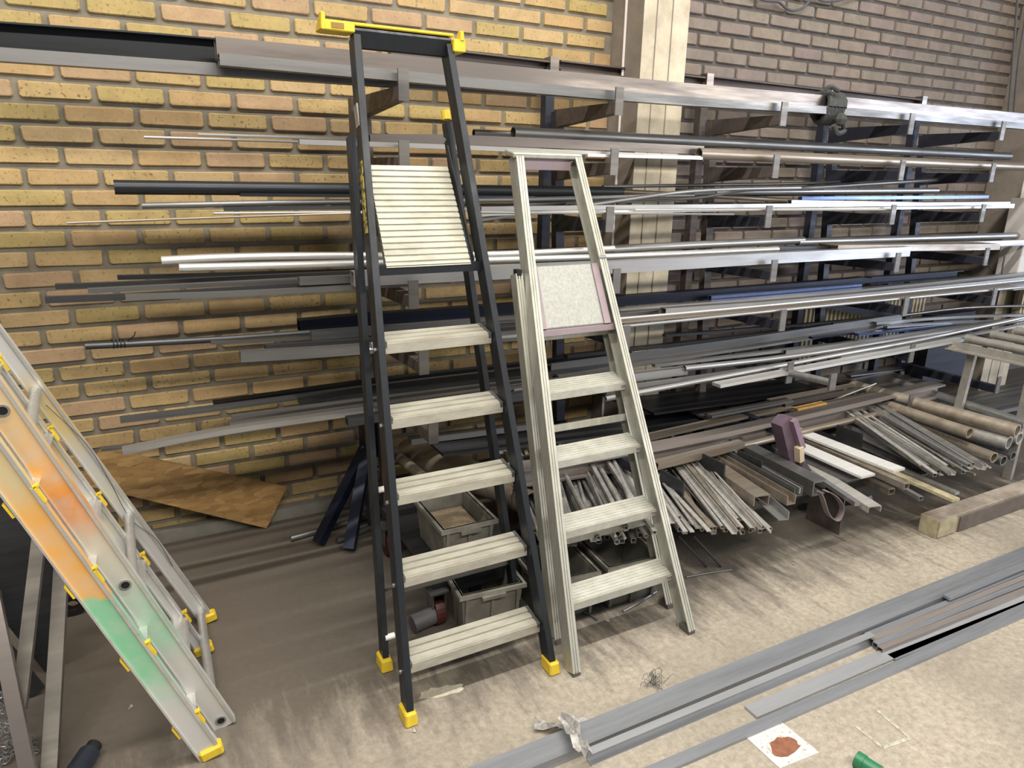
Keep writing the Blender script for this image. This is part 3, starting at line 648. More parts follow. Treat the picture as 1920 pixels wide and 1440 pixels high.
# strap wrapped on the top beam
stp = thing('strap_wrap', aty(1550, 200, -.63), 'dark cloth strap knotted round the top beams', 'strap')
c0 = aty(1552, 203, -.61)
for k in range(5):
    m = MB(); dx = (k-2)*.028
    m.sweep([c0+V((dx+.012*math.sin(i), .0, 0))+V((0, -.058*math.cos(i*math.pi/6), .075*math.sin(i*math.pi/6))) for i in range(13)], P_round(.016, 6), None, (1, 0, 0)); m.build('turn', M_strap, stp, smooth=True)
m = MB(); m.tube(curve([c0+V((-.02, -.07, .08)), c0+V((-.08, -.06, .10)), c0+V((-.10, -.04, .07))]), .012, 6); m.build('knot', M_strap, stp, smooth=True); m = MB(); m.tube(curve([c0+V((.03, -.07, -.06)), c0+V((.06, -.08, -.11)), c0+V((.02, -.07, -.13)), c0+V((-.02, -.07, -.09))]), .014, 6); m.sphere(c0+V((.02, -.075, -.06)), .035); m.build('knot', M_strap, stp, smooth=True)

# ================================================================== BLACK PLATFORM LADDER
bl = thing('platform_ladder', (.89, -1.5, 0), 'tall black platform ladder with ribbed aluminium steps and yellow top tray, folded against the rack', 'ladder')
FB = lambda z: -1.64+.303*z
fL = lambda z: V((.625+.05*z, FB(z), z)); fR = lambda z: V((1.160-.053*z, FB(z), z))
rL = lambda z: V((.640+.036*z, -1.36+.2*z, z)); rR = lambda z: V((1.185-.07*z, -1.36+.2*z, z))
nrm = V((0, -1, .303)).normalized()
for f in (fL, fR):
    m = MB(); zt = 2.10
    m.sweep([f(.03), f(1.2), f(zt)], *profile('box', .024, .058), upv=(0, -1, .3)); m.build('front_rail', M_anod, bl, bevel=.002)
for f, zt in ((rL, 1.80), (rR, 1.86)):
    m = MB(); m.sweep([f(.025), f(zt)], *profile('box', .022, .045), upv=(0, -1, .2)); m.build('rear_rail', M_anod, bl, bevel=.002)
M_foil = MT['light']
for k, z in enumerate((.165, .432, .687, .924, 1.157)):
    a = fL(z)+V((.014, 0, 0)); b_ = fR(z)-V((.014, 0, 0)); st = V((0, .088, .016))
    m = MB()
    for j in range(3):
        u0, u1 = .0+.36*j, .26+.36*j
        a0, a1 = a+st*u0, a+st*u1; b0, b1 = b_+st*u0, b_+st*u1; dz = V((0, 0, -.012)); lift = V((0, 0, .007))
        m.hexa([a0+dz, b0+dz, b1+dz, a1+dz], [a0+lift, b0+lift, b1+lift, a1+lift])
    m.hexa([a+V((0, 0, -.012)), b_+V((0, 0, -.012)), b_+st+V((0, 0, -.012)), a+st+V((0, 0, -.012))], [a, b_, b_+st, a+st])
    m.hexa([a+V((0, -.004, -.03)), b_+V((0, -.004, -.03)), b_+V((0, .004, -.03)), a+V((0, .004, -.03))], [a+V((0, -.004, .003)), b_+V((0, -.004, .003)), b_+V((0, .004, .003)), a+V((0, .004, .003))])
    sp = m.build('step', M_tread, bl)
    for e, sgn in ((a, 1), (b_, -1)):
        m = MB(); m.box(e+st*.5+V((sgn*.006, -.002, -.010)), (.010, .094, .038), Matrix.Rotation(.18, 3, 'X')); m.build('end_bracket', MT['mid'], sp)
    for f, sgn in ((fL, -1), (fR, 1)):
        m = MB(); m.tube([f(z-.012)+V((sgn*.010, 0, 0)), f(z-.012)+V((sgn*.018, 0, 0))], .007, 8); m.build('rivet', MT['light'], bl)
for f in (fL, fR, rL, rR):
    m = MB(); p = f(0.0)
    m.hexa([p+V((x, y, 0)) for x, y in ((-.022, -.036), (.022, -.036), (.022, .032), (-.022, .032))], [p+V((x, y+.008, .045)) for x, y in ((-.019, -.036), (.019, -.036), (.019, .034), (-.019, .034))])
    m.build('foot', M_yel, bl, bevel=.005)
# folded-up platform
pa, pb_, pc, pd = V((.738, -1.225, 1.390)), V((1.038, -1.225, 1.390)), V((1.030, -1.045, 1.712)), V((.744, -1.045, 1.712))
pn = (pb_-pa).cross(pd-pa).normalized()
m = MB(); m.hexa([p-pn*.018 for p in (pa, pb_, pc, pd)], [pa, pb_, pc, pd])
NR = 17
for j in range(NR):
    u0, u1 = (j+.14)/NR, (j+.80)/NR
    l0, l1 = pa.lerp(pd, u0), pa.lerp(pd, u1); r0, r1 = pb_.lerp(pc, u0), pb_.lerp(pc, u1); e = pn*.004
    m.hexa([l0, r0, r1, l1], [l0+e, r0+e, r1+e, l1+e])
m.build('platform', metal('ribbed_platform', (.47, .47, .39), .3, .45, .2, 9, (.34, .33, .27), (1, 3, 3)), bl)
m = MB(); m.bar(fL(1.385)+V((0, .01, 0)), fR(1.385)+V((0, .01, 0)), .03, .03); m.build('platform_bar', M_anod, bl)
for f in (fL, fR):
    m = MB(); m.box(f(1.86)+V((-.008 if f is fL else .008, .0, 0)), (.014, .035, .07), Matrix.Rotation(-.29, 3, 'X')); m.build('hinge_plate', MT['light'], bl)
m = MB(); m.tube([rR(1.87), rR(1.90)], .016, 10); m.build('rear_cap', M_yel, bl)
m = MB(); m.tube([rR(1.80)+V((-.02, 0, 0)), rR(1.80)+V((-.03, -.01, 0))], .010, 8); m.build('bolt', MT['light'], bl)
m = MB(); m.bar(rL(.28)+V((0, 0, -.02)), rR(.28)+V((0, 0, -.02)), .02, .022); m.build('rear_brace', MT['mid'], bl)
for x_, y_ in ((708, 919), (722, 1196), (696, 648)):
    p = aty(x_, y_, rL(.6).y); p = aty(x_, y_, rL(p.z).y); m = MB(); m.tube([p, p+V((.034, 0, 0))], .011, 10); m.build('spacer_tube', M_white, bl)
for f, sg in ((fL, 1), (fR, -1)):      # folding stays between rails
    m = MB(); m.bar(f(1.40)+V((sg*.02, .03, 0)), f(1.78)+V((sg*.03, .07, 0)), .016, .004, (1, 0, 0)); m.build('folding_stay', MT['dark'], bl)
# top bar
tL, tR = fL(2.10), fR(2.10)
m = MB(); m.sweep([tL+V((-.012, 0, 0)), tR+V((.012, 0, 0))], P_flat(.035, .062), None, (0, -.3, 1)); m.build('top_bar', M_anod, bl, bevel=.006)
# yellow tray with hooked ends
zt = 2.137; yt = tL.y
tray = MB(); tray.box(((tL.x+tR.x)/2, yt+.01, zt), (tR.x-tL.x+.04, .06, .010))
tray.box((tL.x-.058, yt, zt-.014), (.096, .085, .030)); tray.box((tL.x-.04, yt+.03, zt-.0), (.06, .03, .012))
tray.hexa([(tL.x-.118, yt-.045, zt-.030), (tL.x-.104, yt-.045, zt-.030), (tL.x-.104, yt+.03, zt-.03), (tL.x-.118, yt+.03, zt-.03)], [(tL.x-.116, yt-.045, zt+.022), (tL.x-.102, yt-.045, zt+.018), (tL.x-.102, yt-.02, zt+.018), (tL.x-.116, yt-.02, zt+.022)])
tray.box((tR.x+.030, yt, zt-.034), (.045, .085, .040)); tray.hexa([(tR.x+.030, yt-.045, zt-.02), (tR.x+.048, yt-.045, zt-.02), (tR.x+.048, yt, zt-.02), (tR.x+.030, yt, zt-.02)], [(tR.x+.032, yt-.045, zt+.012), (tR.x+.044, yt-.045, zt+.012), (tR.x+.044, yt-.02, zt+.012), (tR.x+.032, yt-.02, zt+.012)])
tr = tray.build('tool_tray', M_yel, bl, bevel=.003)
m = MB(); m.box((tL.x-.065, yt-.0435, zt-.014), (.04, .002, .016)); m.build('embossed_mark', plain('brown_mark', (.30, .18, .03), .6), tr)
# yellow chipped sticker on the left rail
m = MB(); m.sweep([fL(1.50)+V((-.0135, -.004, 0)), fL(1.72)+V((-.0135, -.004, 0))], P_flat(.03, .002), None, (1, 0, 0)); m.build('warning_sticker', plain('chipped_yellow_sticker', (.55, .42, .08), .6, 0, .9, 60, (.05, .045, .03), 0, (.45, .55)), bl)

# ================================================================== ALUMINIUM PLATFORM LADDER
al = thing('platform_ladder', (1.5, -1.6, 0), 'shorter worn aluminium platform ladder with grey tilted-up platform, right of the black ladder', 'ladder')
gL = lambda z: V((1.222+.075*z, -1.69+.42*z, z)); gR = lambda z: V((1.752-.078*z, -1.69+.42*z, z))
hL = lambda z: V((1.262+.018*z, -1.51+.31*z, z)); hR = lambda z: V((1.79-.115*z, -1.52+.31*z, z))
def crail(f, z0, z1, w_, d, sg, name, mat, par, upv):   # C-section rail: web towards the outside with two flanges
    m = MB(); p = [(-w_/2, -d/2), (w_/2, -d/2), (w_/2, -d/2+.004), (-w_/2+.004, -d/2+.004), (-w_/2+.004, -.006), (-w_/2+.008, -.006), (-w_/2+.008, .006), (-w_/2+.004, .006), (-w_/2+.004, d/2-.004), (w_/2, d/2-.004), (w_/2, d/2), (.006, d/2), (.006, d/2-.0035), (.002, d/2-.0035), (.002, d/2), (-.004, d/2), (-.004, d/2-.0035), (-.008, d/2-.0035), (-.008, d/2), (-w_/2, d/2)]
    if sg < 0: p = [(-a, b) for a, b in p][::-1]
    m.sweep([f(z0), f(z1)], p, None, upv); return m.build(name, mat, par)
for f, sg in ((gL, 1), (gR, -1)): crail(f, .005, 1.755, .032, .062, sg, 'front_rail', M_aluW, al, (0, -1, .42))
for f, sg in ((hL, 1), (hR, -1)): crail(f, .0, 1.33, .030, .045, sg, 'rear_rail', M_aluW, al, (0, -1, .31))
for k, z in enumerate((.211, .447, .683, .914)):
    a = gL(z)+V((.012, 0, 0)); b_ = gR(z)-V((.012, 0, 0)); st = V((0, .082, .026))
    m = MB()
    m.hexa([a+V((0, 0, -.010)), b_+V((0, 0, -.010)), b_+st+V((0, 0, -.010)), a+st+V((0, 0, -.010))], [a, b_, b_+st, a+st])
    m.hexa([a+V((0, -.003, -.026)), b_+V((0, -.003, -.026)), b_+V((0, .003, -.026)), a+V((0, .003, -.026))], [a+V((0, -.003, .002)), b_+V((0, -.003, .002)), b_+V((0, .003, .002)), a+V((0, .003, .002))])
    for j in range(6):
        u0 = .08+j*.15; m.hexa([a+st*u0, b_+st*u0, b_+st*(u0+.07), a+st*(u0+.07)], [q_+V((0, 0, .0022)) for q_ in (a+st*u0, b_+st*u0, b_+st*(u0+.07), a+st*(u0+.07))])
    sp = m.build('step', M_stepW, al)
    for e, sgn in ((a, 1), (b_, -1)):
        m = MB(); m.box(e+st*.4+V((sgn*.010, -.004, -.012)), (.022, .07, .016), Matrix.Rotation(.3, 3, 'X')); m.build('end_bracket', M_lilac, sp)
for z in (.352, .765, 1.10):
    m = MB(); m.bar(hL(z)+V((.01, -.01, 0)), hR(z)+V((-.01, -.01, 0)), .012, .026); m.build('rear_brace', M_aluW, al)
qa, qb, qc, qd = V((1.345, -1.225, 1.140)), V((1.612, -1.225, 1.140)), V((1.604, -1.125, 1.360)), V((1.352, -1.125, 1.360))
qn = (qb-qa).cross(qd-qa).normalized()
m = MB(); m.hexa([p-qn*.022 for p in (qa, qb, qc, qd)], [qa, qb, qc, qd]); m.build('platform', M_aluP, al, bevel=.004)
for s_, (p0, p1) in ((-1, (qa, qd)), (1, (qb, qc))):
    m = MB(); o_ = V((s_*.012, 0, 0)); m.bar(p0+o_, p1+o_, .030, .012, qn); m.build('platform_edge', M_lilac, al)
m = MB(); m.bar(gL(1.125), gR(1.125), .03, .022); m.build('platform_bar', M_lilac, al)
t0, t1 = gL(1.765), gR(1.765)
m = MB(); m.sweep([t0+V((-.030, 0, 0)), t1+V((.018, 0, 0))], P_flat(.075, .020), None, (0, -.2, 1)); m.build('top_cap', M_aluW, al, bevel=.004)
m = MB(); m.bar(t0+V((.02, -.01, -.035)), t1+V((-.02, -.01, -.035)), .012, .045); m.build('top_crossbar', M_lilac, al)
for f in (gL, gR, hL, hR):
    m = MB(); p = f(.012); m.box(p+V((0, 0, -.002)), (.030, .060, .018)); m.build('foot', plain('grey_foot_rubber', (.12, .11, .10), .8), al)
m = MB(); m.tube([gR(1.385)+V((-.02, -.03, 0)), gR(1.385)+V((.016, -.03, 0))], .008, 8); m.build('bolt', MT['light'], al)
for z in (1.30,):
    m = MB(); m.box(hL(z)+V((0, 0, .03)), (.02, .03, .04)); m.build('rail_end_plug', M_black, al)

# ================================================================== LEFT COMBINATION LADDER
def spraymat(name, bands, dirt):
    m, N, L, b = newmat(name); v = pos(N)
    s_ = N.new('ShaderNodeSeparateXYZ'); L.new(v, s_.inputs[0])
    z = N.new('ShaderNodeMath'); z.operation = 'ADD'; L.new(s_.outputs[2], z.inputs[0])
    nn = N.new('ShaderNodeMath'); nn.operation = 'MULTIPLY_ADD'; L.new(noise(N, L, v, 6, 4, .6), nn.inputs[0]); nn.inputs[1].default_value = .22; nn.inputs[2].default_value = -.11; L.new(nn.outputs[0], z.inputs[1])
    mp = N.new('ShaderNodeMath'); mp.operation = 'MULTIPLY'; L.new(z.outputs[0], mp.inputs[0]); mp.inputs[1].default_value = 1/1.4
    col = ramp(N, L, mp.outputs[0], [(p/1.4, c) for p, c in bands])
    g = ramp(N, L, noise(N, L, v, 14, 5, .6), [(.40, (0, 0, 0)), (.62, (dirt,)*3)])
    L.new(mixc(N, L, g, col, (.62, .60, .54)), b.inputs['Base Color']); b.inputs['Metallic'].default_value = .25; b.inputs['Roughness'].default_value = .42
    return m
A0 = (.60, .60, .59); OR = (.86, .46, .13); OR2 = (.80, .32, .08); GR = (.25, .60, .36); GL = (.42, .62, .48); YE = (.72, .56, .24)
M_C = spraymat('rail_orange_green_spray', [(0, A0), (.26, (.58, .58, .54)), (.33, GL), (.42, GR), (.50, GL), (.60, (.62, .60, .52)), (.74, (.62, .56, .44)), (.84, OR2), (.97, OR), (1.25, YE)], .45)
M_D = spraymat('rail_green_orange_spray', [(0, A0), (.20, A0), (.28, GL), (.36, GR), (.55, GR), (.62, GR), (.64, OR), (.85, OR), (1.0, YE)], .30)
M_A = spraymat('rail_faded_yellow_spray', [(0, A0), (.5, A0), (.62, (.66, .64, .50)), (.72, A0), (.85, YE), (.98, (.62, .50, .28)), (1.1, A0), (1.3, A0)], .2)
cl = thing('combination_ladder', (.1, -1.2, 0), 'paint-sprayed aluminium double extension ladder leaning to the left in the foreground', 'ladder')
KX = .392
rA = lambda z: V((.114-.418*z, -.805, z)); rC = lambda z: V((.1007-.3675*z, -1.405, z)); rB = lambda z: V((.080-.400*z, -1.0, z)); rD = lambda z: V((.050-.367*z, -1.515, z))
def wide_rail(f, z0, z1, wd, th, mat, inner, holes=()):
    m = MB(); t = .004      # channel: web in the X-Z plane facing out, flanges turned inwards
    s_ = 1 if inner > 0 else -1
    p = [(0, -wd/2), (0, wd/2), (s_*th, wd/2), (s_*th, wd/2-t), (s_*t, wd/2-t), (s_*t, -wd/2+t), (s_*th, -wd/2+t), (s_*th, -wd/2)]
    m.sweep([f(z0), f((z0+z1)/2), f(z1)], p, None, (1, 0, .39))
    r = m.build('side_rail', mat, cl)
    n_ = V((1, 0, .39)).normalized()
    for sg, ww in ((1, .008), (-1, .005)):
        q = MB(); off = n_*(wd/2-ww/2)*sg+V((0, -.002, 0)); q.sweep([f(z0)+off, f(z1)+off], P_flat(.004, ww), None, (1, 0, .39)); q.build('rail_edge', MT['alu'], r)
    for z in holes:
        d = (f(z+.1)-f(z)).normalized()
        q = MB(); c_ = f(z)+V((0, -.0015, 0)); q.tube([c_+V((0, .002, 0)), c_+V((0, -.002, 0))], .016, 16, .011, (0, 0, 1)); q.build('hole_rim', MT['light'], r)
        q = MB(); q.tube([c_+V((0, .002, 0)), c_+V((0, -.0008, 0))], .011, 14, None, (0, 0, 1)); q.build('hole', MT['hole'], r)
    return r
wide_rail(rA, .03, 2.3, .050, .03, M_A, 1)
wide_rail(rC, .0, 2.3, .068, .03, M_C, 1, (.03, .573, 1.116))
wide_rail(rB, .03, 2.2, .036, .026, M_A, 1)
wide_rail(rD, .004, 2.2, .066, .026, M_D, 1)
for z in (.055, .31+.2, 1.0, 1.5):      # round rungs of the outer section
    m = MB(); m.tube([rA(z)+V((0, .0, 0)), rC(z+.02)+V((0, .02, 0))], .0155, 14, .013); m.build('round_rung', MT['alu'], cl, smooth=True)
for z, zd in ((.165, .14), (.42, .41), (.66, .665), (.90, .915), (1.13, 1.16), (1.38, 1.41)):   # D-profile rungs of the inner section
    a, b_ = rB(z), rD(zd)+V((0, .02, 0)); m = MB()
    m.sweep([a, b_], [(-.026, .012), (-.014, -.022), (.004, -.022), (.026, .012), (.018, .016), (-.018, .016)], None); m.build('ribbed_rung', MT['alu'], cl)
    for f, zz, s_ in ((rB, z, 1), (rD, zd, -1)):
        m = MB(); c_ = f(zz)+V((.027 if s_ > 0 else .034, -.008 if s_ > 0 else .004, .012)); m.box(c_, (.006, .016, .046), Matrix.Rotation(-.38, 3, 'Y')); m.box(c_+V((-.008, 0, .022)), (.018, .016, .005), Matrix.Rotation(-.38, 3, 'Y')); m.build('yellow_cap', M_yel, cl)
    m = MB(); m.box(rD(zz)+V((-.034, .004, -.018)), (.006, .014, .042), Matrix.Rotation(-.38, 3, 'Y')); m.build('yellow_cap', M_yel, cl)
for f in (rA, rB, rD):
    m = MB(); m.box(f(.012)+V((.004, .008, .008)), (.066, .040, .036), Matrix.Rotation(-.2, 3, 'Y')); m.build('foot', M_yel, cl, bevel=.006)
m = MB(); cc = [rA(z)+V((x, -.012, 0)) for z, x in ((.95, .0), (.80, .03), (.66, .02), (.5, .0), (.40, .03), (.28, .02))]
m.tube(curve(cc), .0013, 6, None, (0, 1, 0)); m.build('pull_cord', M_cable, cl)

# ================================================================== OSB BOARD
osb, N, L, b = newmat('strand_board'); v = pos(N)
vr = N.new('ShaderNodeTexVoronoi'); vr.inputs['Scale'].default_value = 42; L.new(mapv(N, L, v, (.45, 1, 1.6), (0, .45, 0)), vr.inputs['Vector'])
c1 = ramp(N, L, vr.outputs['Color'], [(0, (.21, .115, .04)), (.5, (.30, .175, .06)), (1, (.40, .25, .095))])
L.new(mixc(N, L, ramp(N, L, noise(N, L, mapv(N, L, v, (1, 1, 3), (0, .4, 0)), 24, 4, .7), [(.62, (0, 0, 0)), (.72, (.7, .7, .7))]), c1, (.12, .07, .03)), b.inputs['Base Color']); b.inputs['Roughness'].default_value = .8
m = MB(); Yo = -.09
q = [aty(500, 994, -.13), aty(538, 913, Yo), aty(190, 840, Yo), aty(140, 905, -.12)]
q[0].z = max(q[0].z, .003); th = V((0, .012, 0))
m.hexa([p+th for p in q], q); tag(m.build('strand_board', osb), 'tilted tan strand board leaning against the brick wall beneath the rack', 'board')
for lab, a, b_ in (('grey pipe lying on the floor at the wall foot behind the black ladder', (545, 1010), (720, 960)), ('second floor pipe in front of the first behind the black ladder', (632, 1014), (705, 985))):
    m = MB(); m.tube([atz(*a, .016), atz(*b_, .016)], .014, 12, .011); tag(m.build('floor_pipe', MT['mid'], smooth=True), lab, 'pipe')

# ================================================================== CRATES AND TROLLEY
def crate(name, pA, pB, depth, zr, zb, label, fill=None, wall_t=.006):
    A, B = atz(*pA, zr), atz(*pB, zr); ax = (B-A); w_ = ax.length; ax.normalize(); ay = V((-ax.y, ax.x, 0))
    o = thing(name, (A+B)/2*1.0+ay*depth/2-V((0, 0, zr-zb)), label, 'crate')
    def ring(ins, z): return [V((p.x, p.y, z)) for p in (A+ax*ins+ay*ins, B-ax*ins+ay*ins, B-ax*ins+ay*(depth-ins), A+ax*ins+ay*(depth-ins))]
    m = MB(); ot, ob, it, ib = ring(.012, zr), ring(.026, zb), ring(.018, zr), ring(.032, zb+.006)
    m.add(ob+ot, [(3, 2, 1, 0)]+[(i, (i+1) % 4, 4+(i+1) % 4, 4+i) for i in range(4)])
    m.add(ib+it, [(0, 1, 2, 3)]+[((i+1) % 4, i, 4+i, 4+(i+1) % 4) for i in range(4)])
    m.add(ot+it, [(i, (i+1) % 4, 4+(i+1) % 4, 4+i) for i in range(4)])
    me = m.build('shell', M_crate, o)
    m = MB(); r0, r1 = ring(0, zr), ring(.020, zr)
    for i in range(4):
        j = (i+1) % 4; dz = V((0, 0, -.016)); m.hexa([r0[i]+dz, r0[j]+dz, r1[j]+dz, r1[i]+dz], [r0[i], r0[j], r1[j], r1[i]])
    m.build('rim', plain('crate_rim', (.30, .29, .25), .5, 0, .4), o)
    for u in (.12, .5, .88):     # ribs on the front
        p = A+ax*w_*u+ay*.010; m = MB(); m.hexa([V((p.x, p.y, zb))+ax*x+ay*(y+.012) for x, y in ((-.006, -.006), (.006, -.006), (.006, .006), (-.006, .006))], [V((p.x, p.y, zr-.012))+ax*x+ay*y for x, y in ((-.006, -.006), (.006, -.006), (.006, .006), (-.006, .006))]); m.build('rib', M_crate, o)
    m = MB(); p = A+ax*w_*.5-ay*.004; m.box(p+V((0, 0, -.022)), (w_*.35, .014, .012), Matrix.Rotation(math.atan2(ax.y, ax.x), 3, 'Z')); m.build('grip', M_crate, o)
    if fill:
        m = MB(); f_ = ring(.03, zb+(zr-zb)*.6); m.add(f_+[(f_[0]+f_[2])/2+V((0, 0, .03))], [(0, 1, 4), (1, 2, 4), (2, 3, 4), (3, 0, 4)])
        tag(m.build('sawdust', fill), 'sawdust and scrap filling the raised grey crate', 'sawdust', None, 'stuff')
    return o
trl = thing('trolley', (1.05, -1.0, 0), 'low dark trolley with a red-wheeled castor carrying the raised crate', 'trolley')
m = MB(); m.box((1.10, -.88, .205), (.42, .62, .03)); m.build('deck', MT['dark'], trl)
m = MB(); m.box((1.10, -1.20, .17), (.42, .012, .10)); m.build('front_apron', MT['dark'], trl)
for X, Y in ((.905, -1.20), (1.27, -1.16), (.905, -.62), (1.27, -.62)):
    m = MB(); m.box((X, Y, .148), (.075, .075, .008)); m.hexa([(X-.028, Y-.03, .06), (X-.022, Y-.03, .06), (X-.022, Y+.03, .06), (X-.028, Y+.03, .06)], [(X-.028, Y-.03, .145), (X-.022, Y-.03, .145), (X-.022, Y+.03, .145), (X-.028, Y+.03, .145)]); m.hexa([(X+.022, Y-.03, .06), (X+.028, Y-.03, .06), (X+.028, Y+.03, .06), (X+.022, Y+.03, .06)], [(X+.022, Y-.03, .145), (X+.028, Y-.03, .145), (X+.028, Y+.03, .145), (X+.022, Y+.03, .145)])
    cs = m.build('castor', MT['mid'], trl)
    m = MB(); m.tube([(X-.018, Y, .055), (X+.018, Y, .055)], .055, 20, .035); m.tube([(X-.012, Y, .055), (X+.012, Y, .055)], .035, 14); m.build('wheel', M_red, cs)
crate('plastic_crate', (828, 998), (935, 974), .33, .40, .225, 'raised grey plastic crate on the trolley behind the black ladder', M_sand)
crate('plastic_crate', (862, 1122), (988, 1094), .26, .19, .0, 'grey plastic crate on the floor right of the red-wheeled castor')
crate('plastic_crate', (1012, 1098), (1128, 1072), .30, .19, .0, 'grey plastic crate on the floor behind the left rail of the aluminium ladder')
crate('plastic_crate', (1140, 1068), (1245, 1044), .30, .19, .0, 'rightmost grey plastic crate, on the floor between the aluminium ladder rails')
m = MB(); m.tube([atz(832, 1160, .04)+V((-.12, .02, 0)), atz(832, 1160, .04)+V((-.02, .03, .01))], .035, 12); tag(m.build('scrap_canister', M_cable, smooth=True), 'small grimy canister lying left of the castor', 'canister')

# ================================================================== STEEL ON THE FLOOR, LOWER RIGHT
def fbar(name, label, kd, w_, h_, mat, a, b_, ext0=0, z0=0, group=None):
    A, B = atz(a[0], a[1], z0+h_), atz(b_[0], b_[1], z0+h_); d = (B-A).normalized(); A = A-d*ext0
    A.z = B.z = z0+h_/2; A.z += .0; o_, i_ = profile(kd, w_, h_)
    m = MB(); m.sweep([A, B], o_, i_); return tag(m.build(name, MT[mat], smooth=False), label, 'bar', group)
MT['floorsteel'] = metal('blue_grey_mill_steel', (.42, .44, .48), .55, .38, .4, 7, (.25, .265, .29))
MT['floorsteel2'] = metal('pale_mill_steel', (.52, .54, .57), .5, .38, .3)
fbar('steel_channel', 'broad blue-grey steel bar lying furthest back on the open floor', 'ud', .085, .035, 'floorsteel', (930, 1442), (1985, 1013), .2)
fbar('steel_channel', 'open-ended steel channel lying in front of the broad blue-grey bar', 'uf', .026, .045, 'floorsteel2', (1106, 1408), (1636, 1188), 0)
for k, (a, b_) in enumerate((((1626, 1190), (1985, 1045)), ((1634, 1198), (1985, 1056)), ((1642, 1206), (1985, 1067)), ((1650, 1214), (1985, 1080)))):
    fbar('square_bar', ('rearmost', 'second', 'third', 'front')[k]+' of four square bars lying side by side on the floor', 'box', .025, .026, ('floorsteel', 'joist', 'floorsteel', 'joist')[k], a, b_)
fbar('flat_bar', 'middle flat bar on the floor, its square left end well short of the front-most one', 'flat', .056, .010, 'floorsteel2', (1408, 1334), (1985, 1091))
fbar('flat_bar', 'narrow flat bar lying just behind the front-most flat bar', 'flat', .035, .010, 'floorsteel', (1672, 1232), (1985, 1108))
fbar('flat_bar', 'front-most long flat bar crossing the lower right floor', 'flat', .040, .012, 'floorsteel', (1225, 1444), (1985, 1118), .4)
fbar('steel_bar', 'short bar piece lying on top between the four square bars and the broad bar', 'flat', .03, .012, 'floorsteel', (1775, 1118), (1985, 1032), 0, .036)
# timber beam
tb = thing('timber_beam', (3.8, -1.63, 0), 'weathered square timber beam lying on the floor at the right', 'timber')
m = MB(); m.box((4.0, -1.635, .05), (1.28, .095, .10)); m.build('beam', M_wood, tb, bevel=.004)
m = MB(); m.box((3.358, -1.635, .05), (.006, .090, .095)); m.build('sawn_end', M_woodend, tb)
m = MB(); m.box((3.43, -1.685, .05), (.14, .006, .085)); m.build('bare_face_patch', M_woodend, tb)
m = MB(); m.box((4.08, -1.686, .044), (1.10, .008, .080)); m.build('dark_side_strip', plain('dirty_timber_side', (.17, .14, .115), .9, 0, .4, 9), tb)

# ================================================================== SMALL THINGS ON THE FLOOR
rr = random.Random(3)
def crumple(pts, wd, name, label, mat, cat):
    m = MB(); path = [V(p) for p in pts]; vs = []; fs = []
    for i, p in enumerate(path):
        d = (path[min(i+1, len(path)-1)]-path[max(i-1, 0)]).normalized(); s_ = V((-d.y, d.x, 0))
        for j in range(5): vs.append(p+s_*((j-2)/2*wd*rr.uniform(.6, 1.1))+V((0, 0, rr.uniform(.002, .035))))
    for i in range(len(path)-1):
        for j in range(4): a = i*5+j; fs.append((a, a+1, a+6, a+5))
    m.add(vs, fs); o = m.build(name, mat); s = o.modifiers.new('s', 'SOLIDIFY'); s.thickness = .002; return tag(o, label, cat)
crumple([atz(x, y, .055) for x, y in ((1050, 1352), (1066, 1360), (1074, 1376), (1080, 1392), (1088, 1408), (1096, 1425))], .022, 'foil_wrap', 'crumpled silver wrapping draped over the broad floor bar', M_paper, 'wrapping')
crumple([atz(x, y, .005) for x, y in ((1002, 1364), (1020, 1366), (1042, 1370), (1062, 1368), (1090, 1362), (1115, 1358))], .018, 'foil_strip', 'crumpled silver strip lying on the floor beside the broad bar', M_paper, 'wrapping')
m = MB(); c_ = atz(1228, 1285, 0)
for k in range(26):
    a = rr.uniform(0, 6.3); R_ = rr.uniform(.01, .07); p0 = c_+V((rr.gauss(0, .012), rr.gauss(0, .012), .004)); p1 = p0+V((math.cos(a)*R_*.6, math.sin(a)*R_*.6, rr.uniform(.005, .05))); p2 = p0+V((math.cos(a+.6)*R_, math.sin(a+.6)*R_, rr.uniform(.002, .03)))
    m.tube(curve([p0, p1, p2]), .0008, 4)
tag(m.build('wire_tangle', M_wire), 'small tangle of dark steel wire on the floor behind the broad bar', 'wire')
m = MB(); q = [atz(x, y, 0) for x, y in ((1397, 1382), (1465, 1355), (1536, 1412), (1462, 1442))]
m.hexa(q, [p+V((0, 0, .003)) for p in q]); sh = thing('paper_sheet', (q[0]+q[2])/2, 'white paper sheet with a rust-red stain on the floor', 'paper')
m.build('sheet', plain('speckled_paper', (.66, .64, .61), .8, 0, .5, 90, (.35, .26, .22), 0, (.36, .42)), sh)
c_ = atz(1472, 1400, .0035); m = MB(); vs = [c_+V((.055*math.cos(a)*rr.uniform(.8, 1.15), .036*math.sin(a)*rr.uniform(.8, 1.15), .001)) for a in [i*math.pi/9 for i in range(18)]]
m.add(vs+[v_-V((0, 0, .001)) for v_ in vs], [tuple(range(18))]+[(i, (i+1) % 18, 18+(i+1) % 18, 18+i) for i in range(18)]); m.build('rust_stain', plain('rust_powder', (.33, .14, .08), .95, 0, .4, 40), sh)
m = MB()
for a, b_ in (((1606, 1362), (1655, 1402)), ((1645, 1332), (1704, 1382)), ((1655, 1402), (1706, 1384))):
    A, B = atz(*a, .001), atz(*b_, .001); m.bar(A, B, .012, .001)
tag(m.build('chalk_mark', plain('chalk', (.62, .60, .50), .95, 0, .5, 50)), 'pale chalk corner mark drawn on the floor at lower right', 'mark')
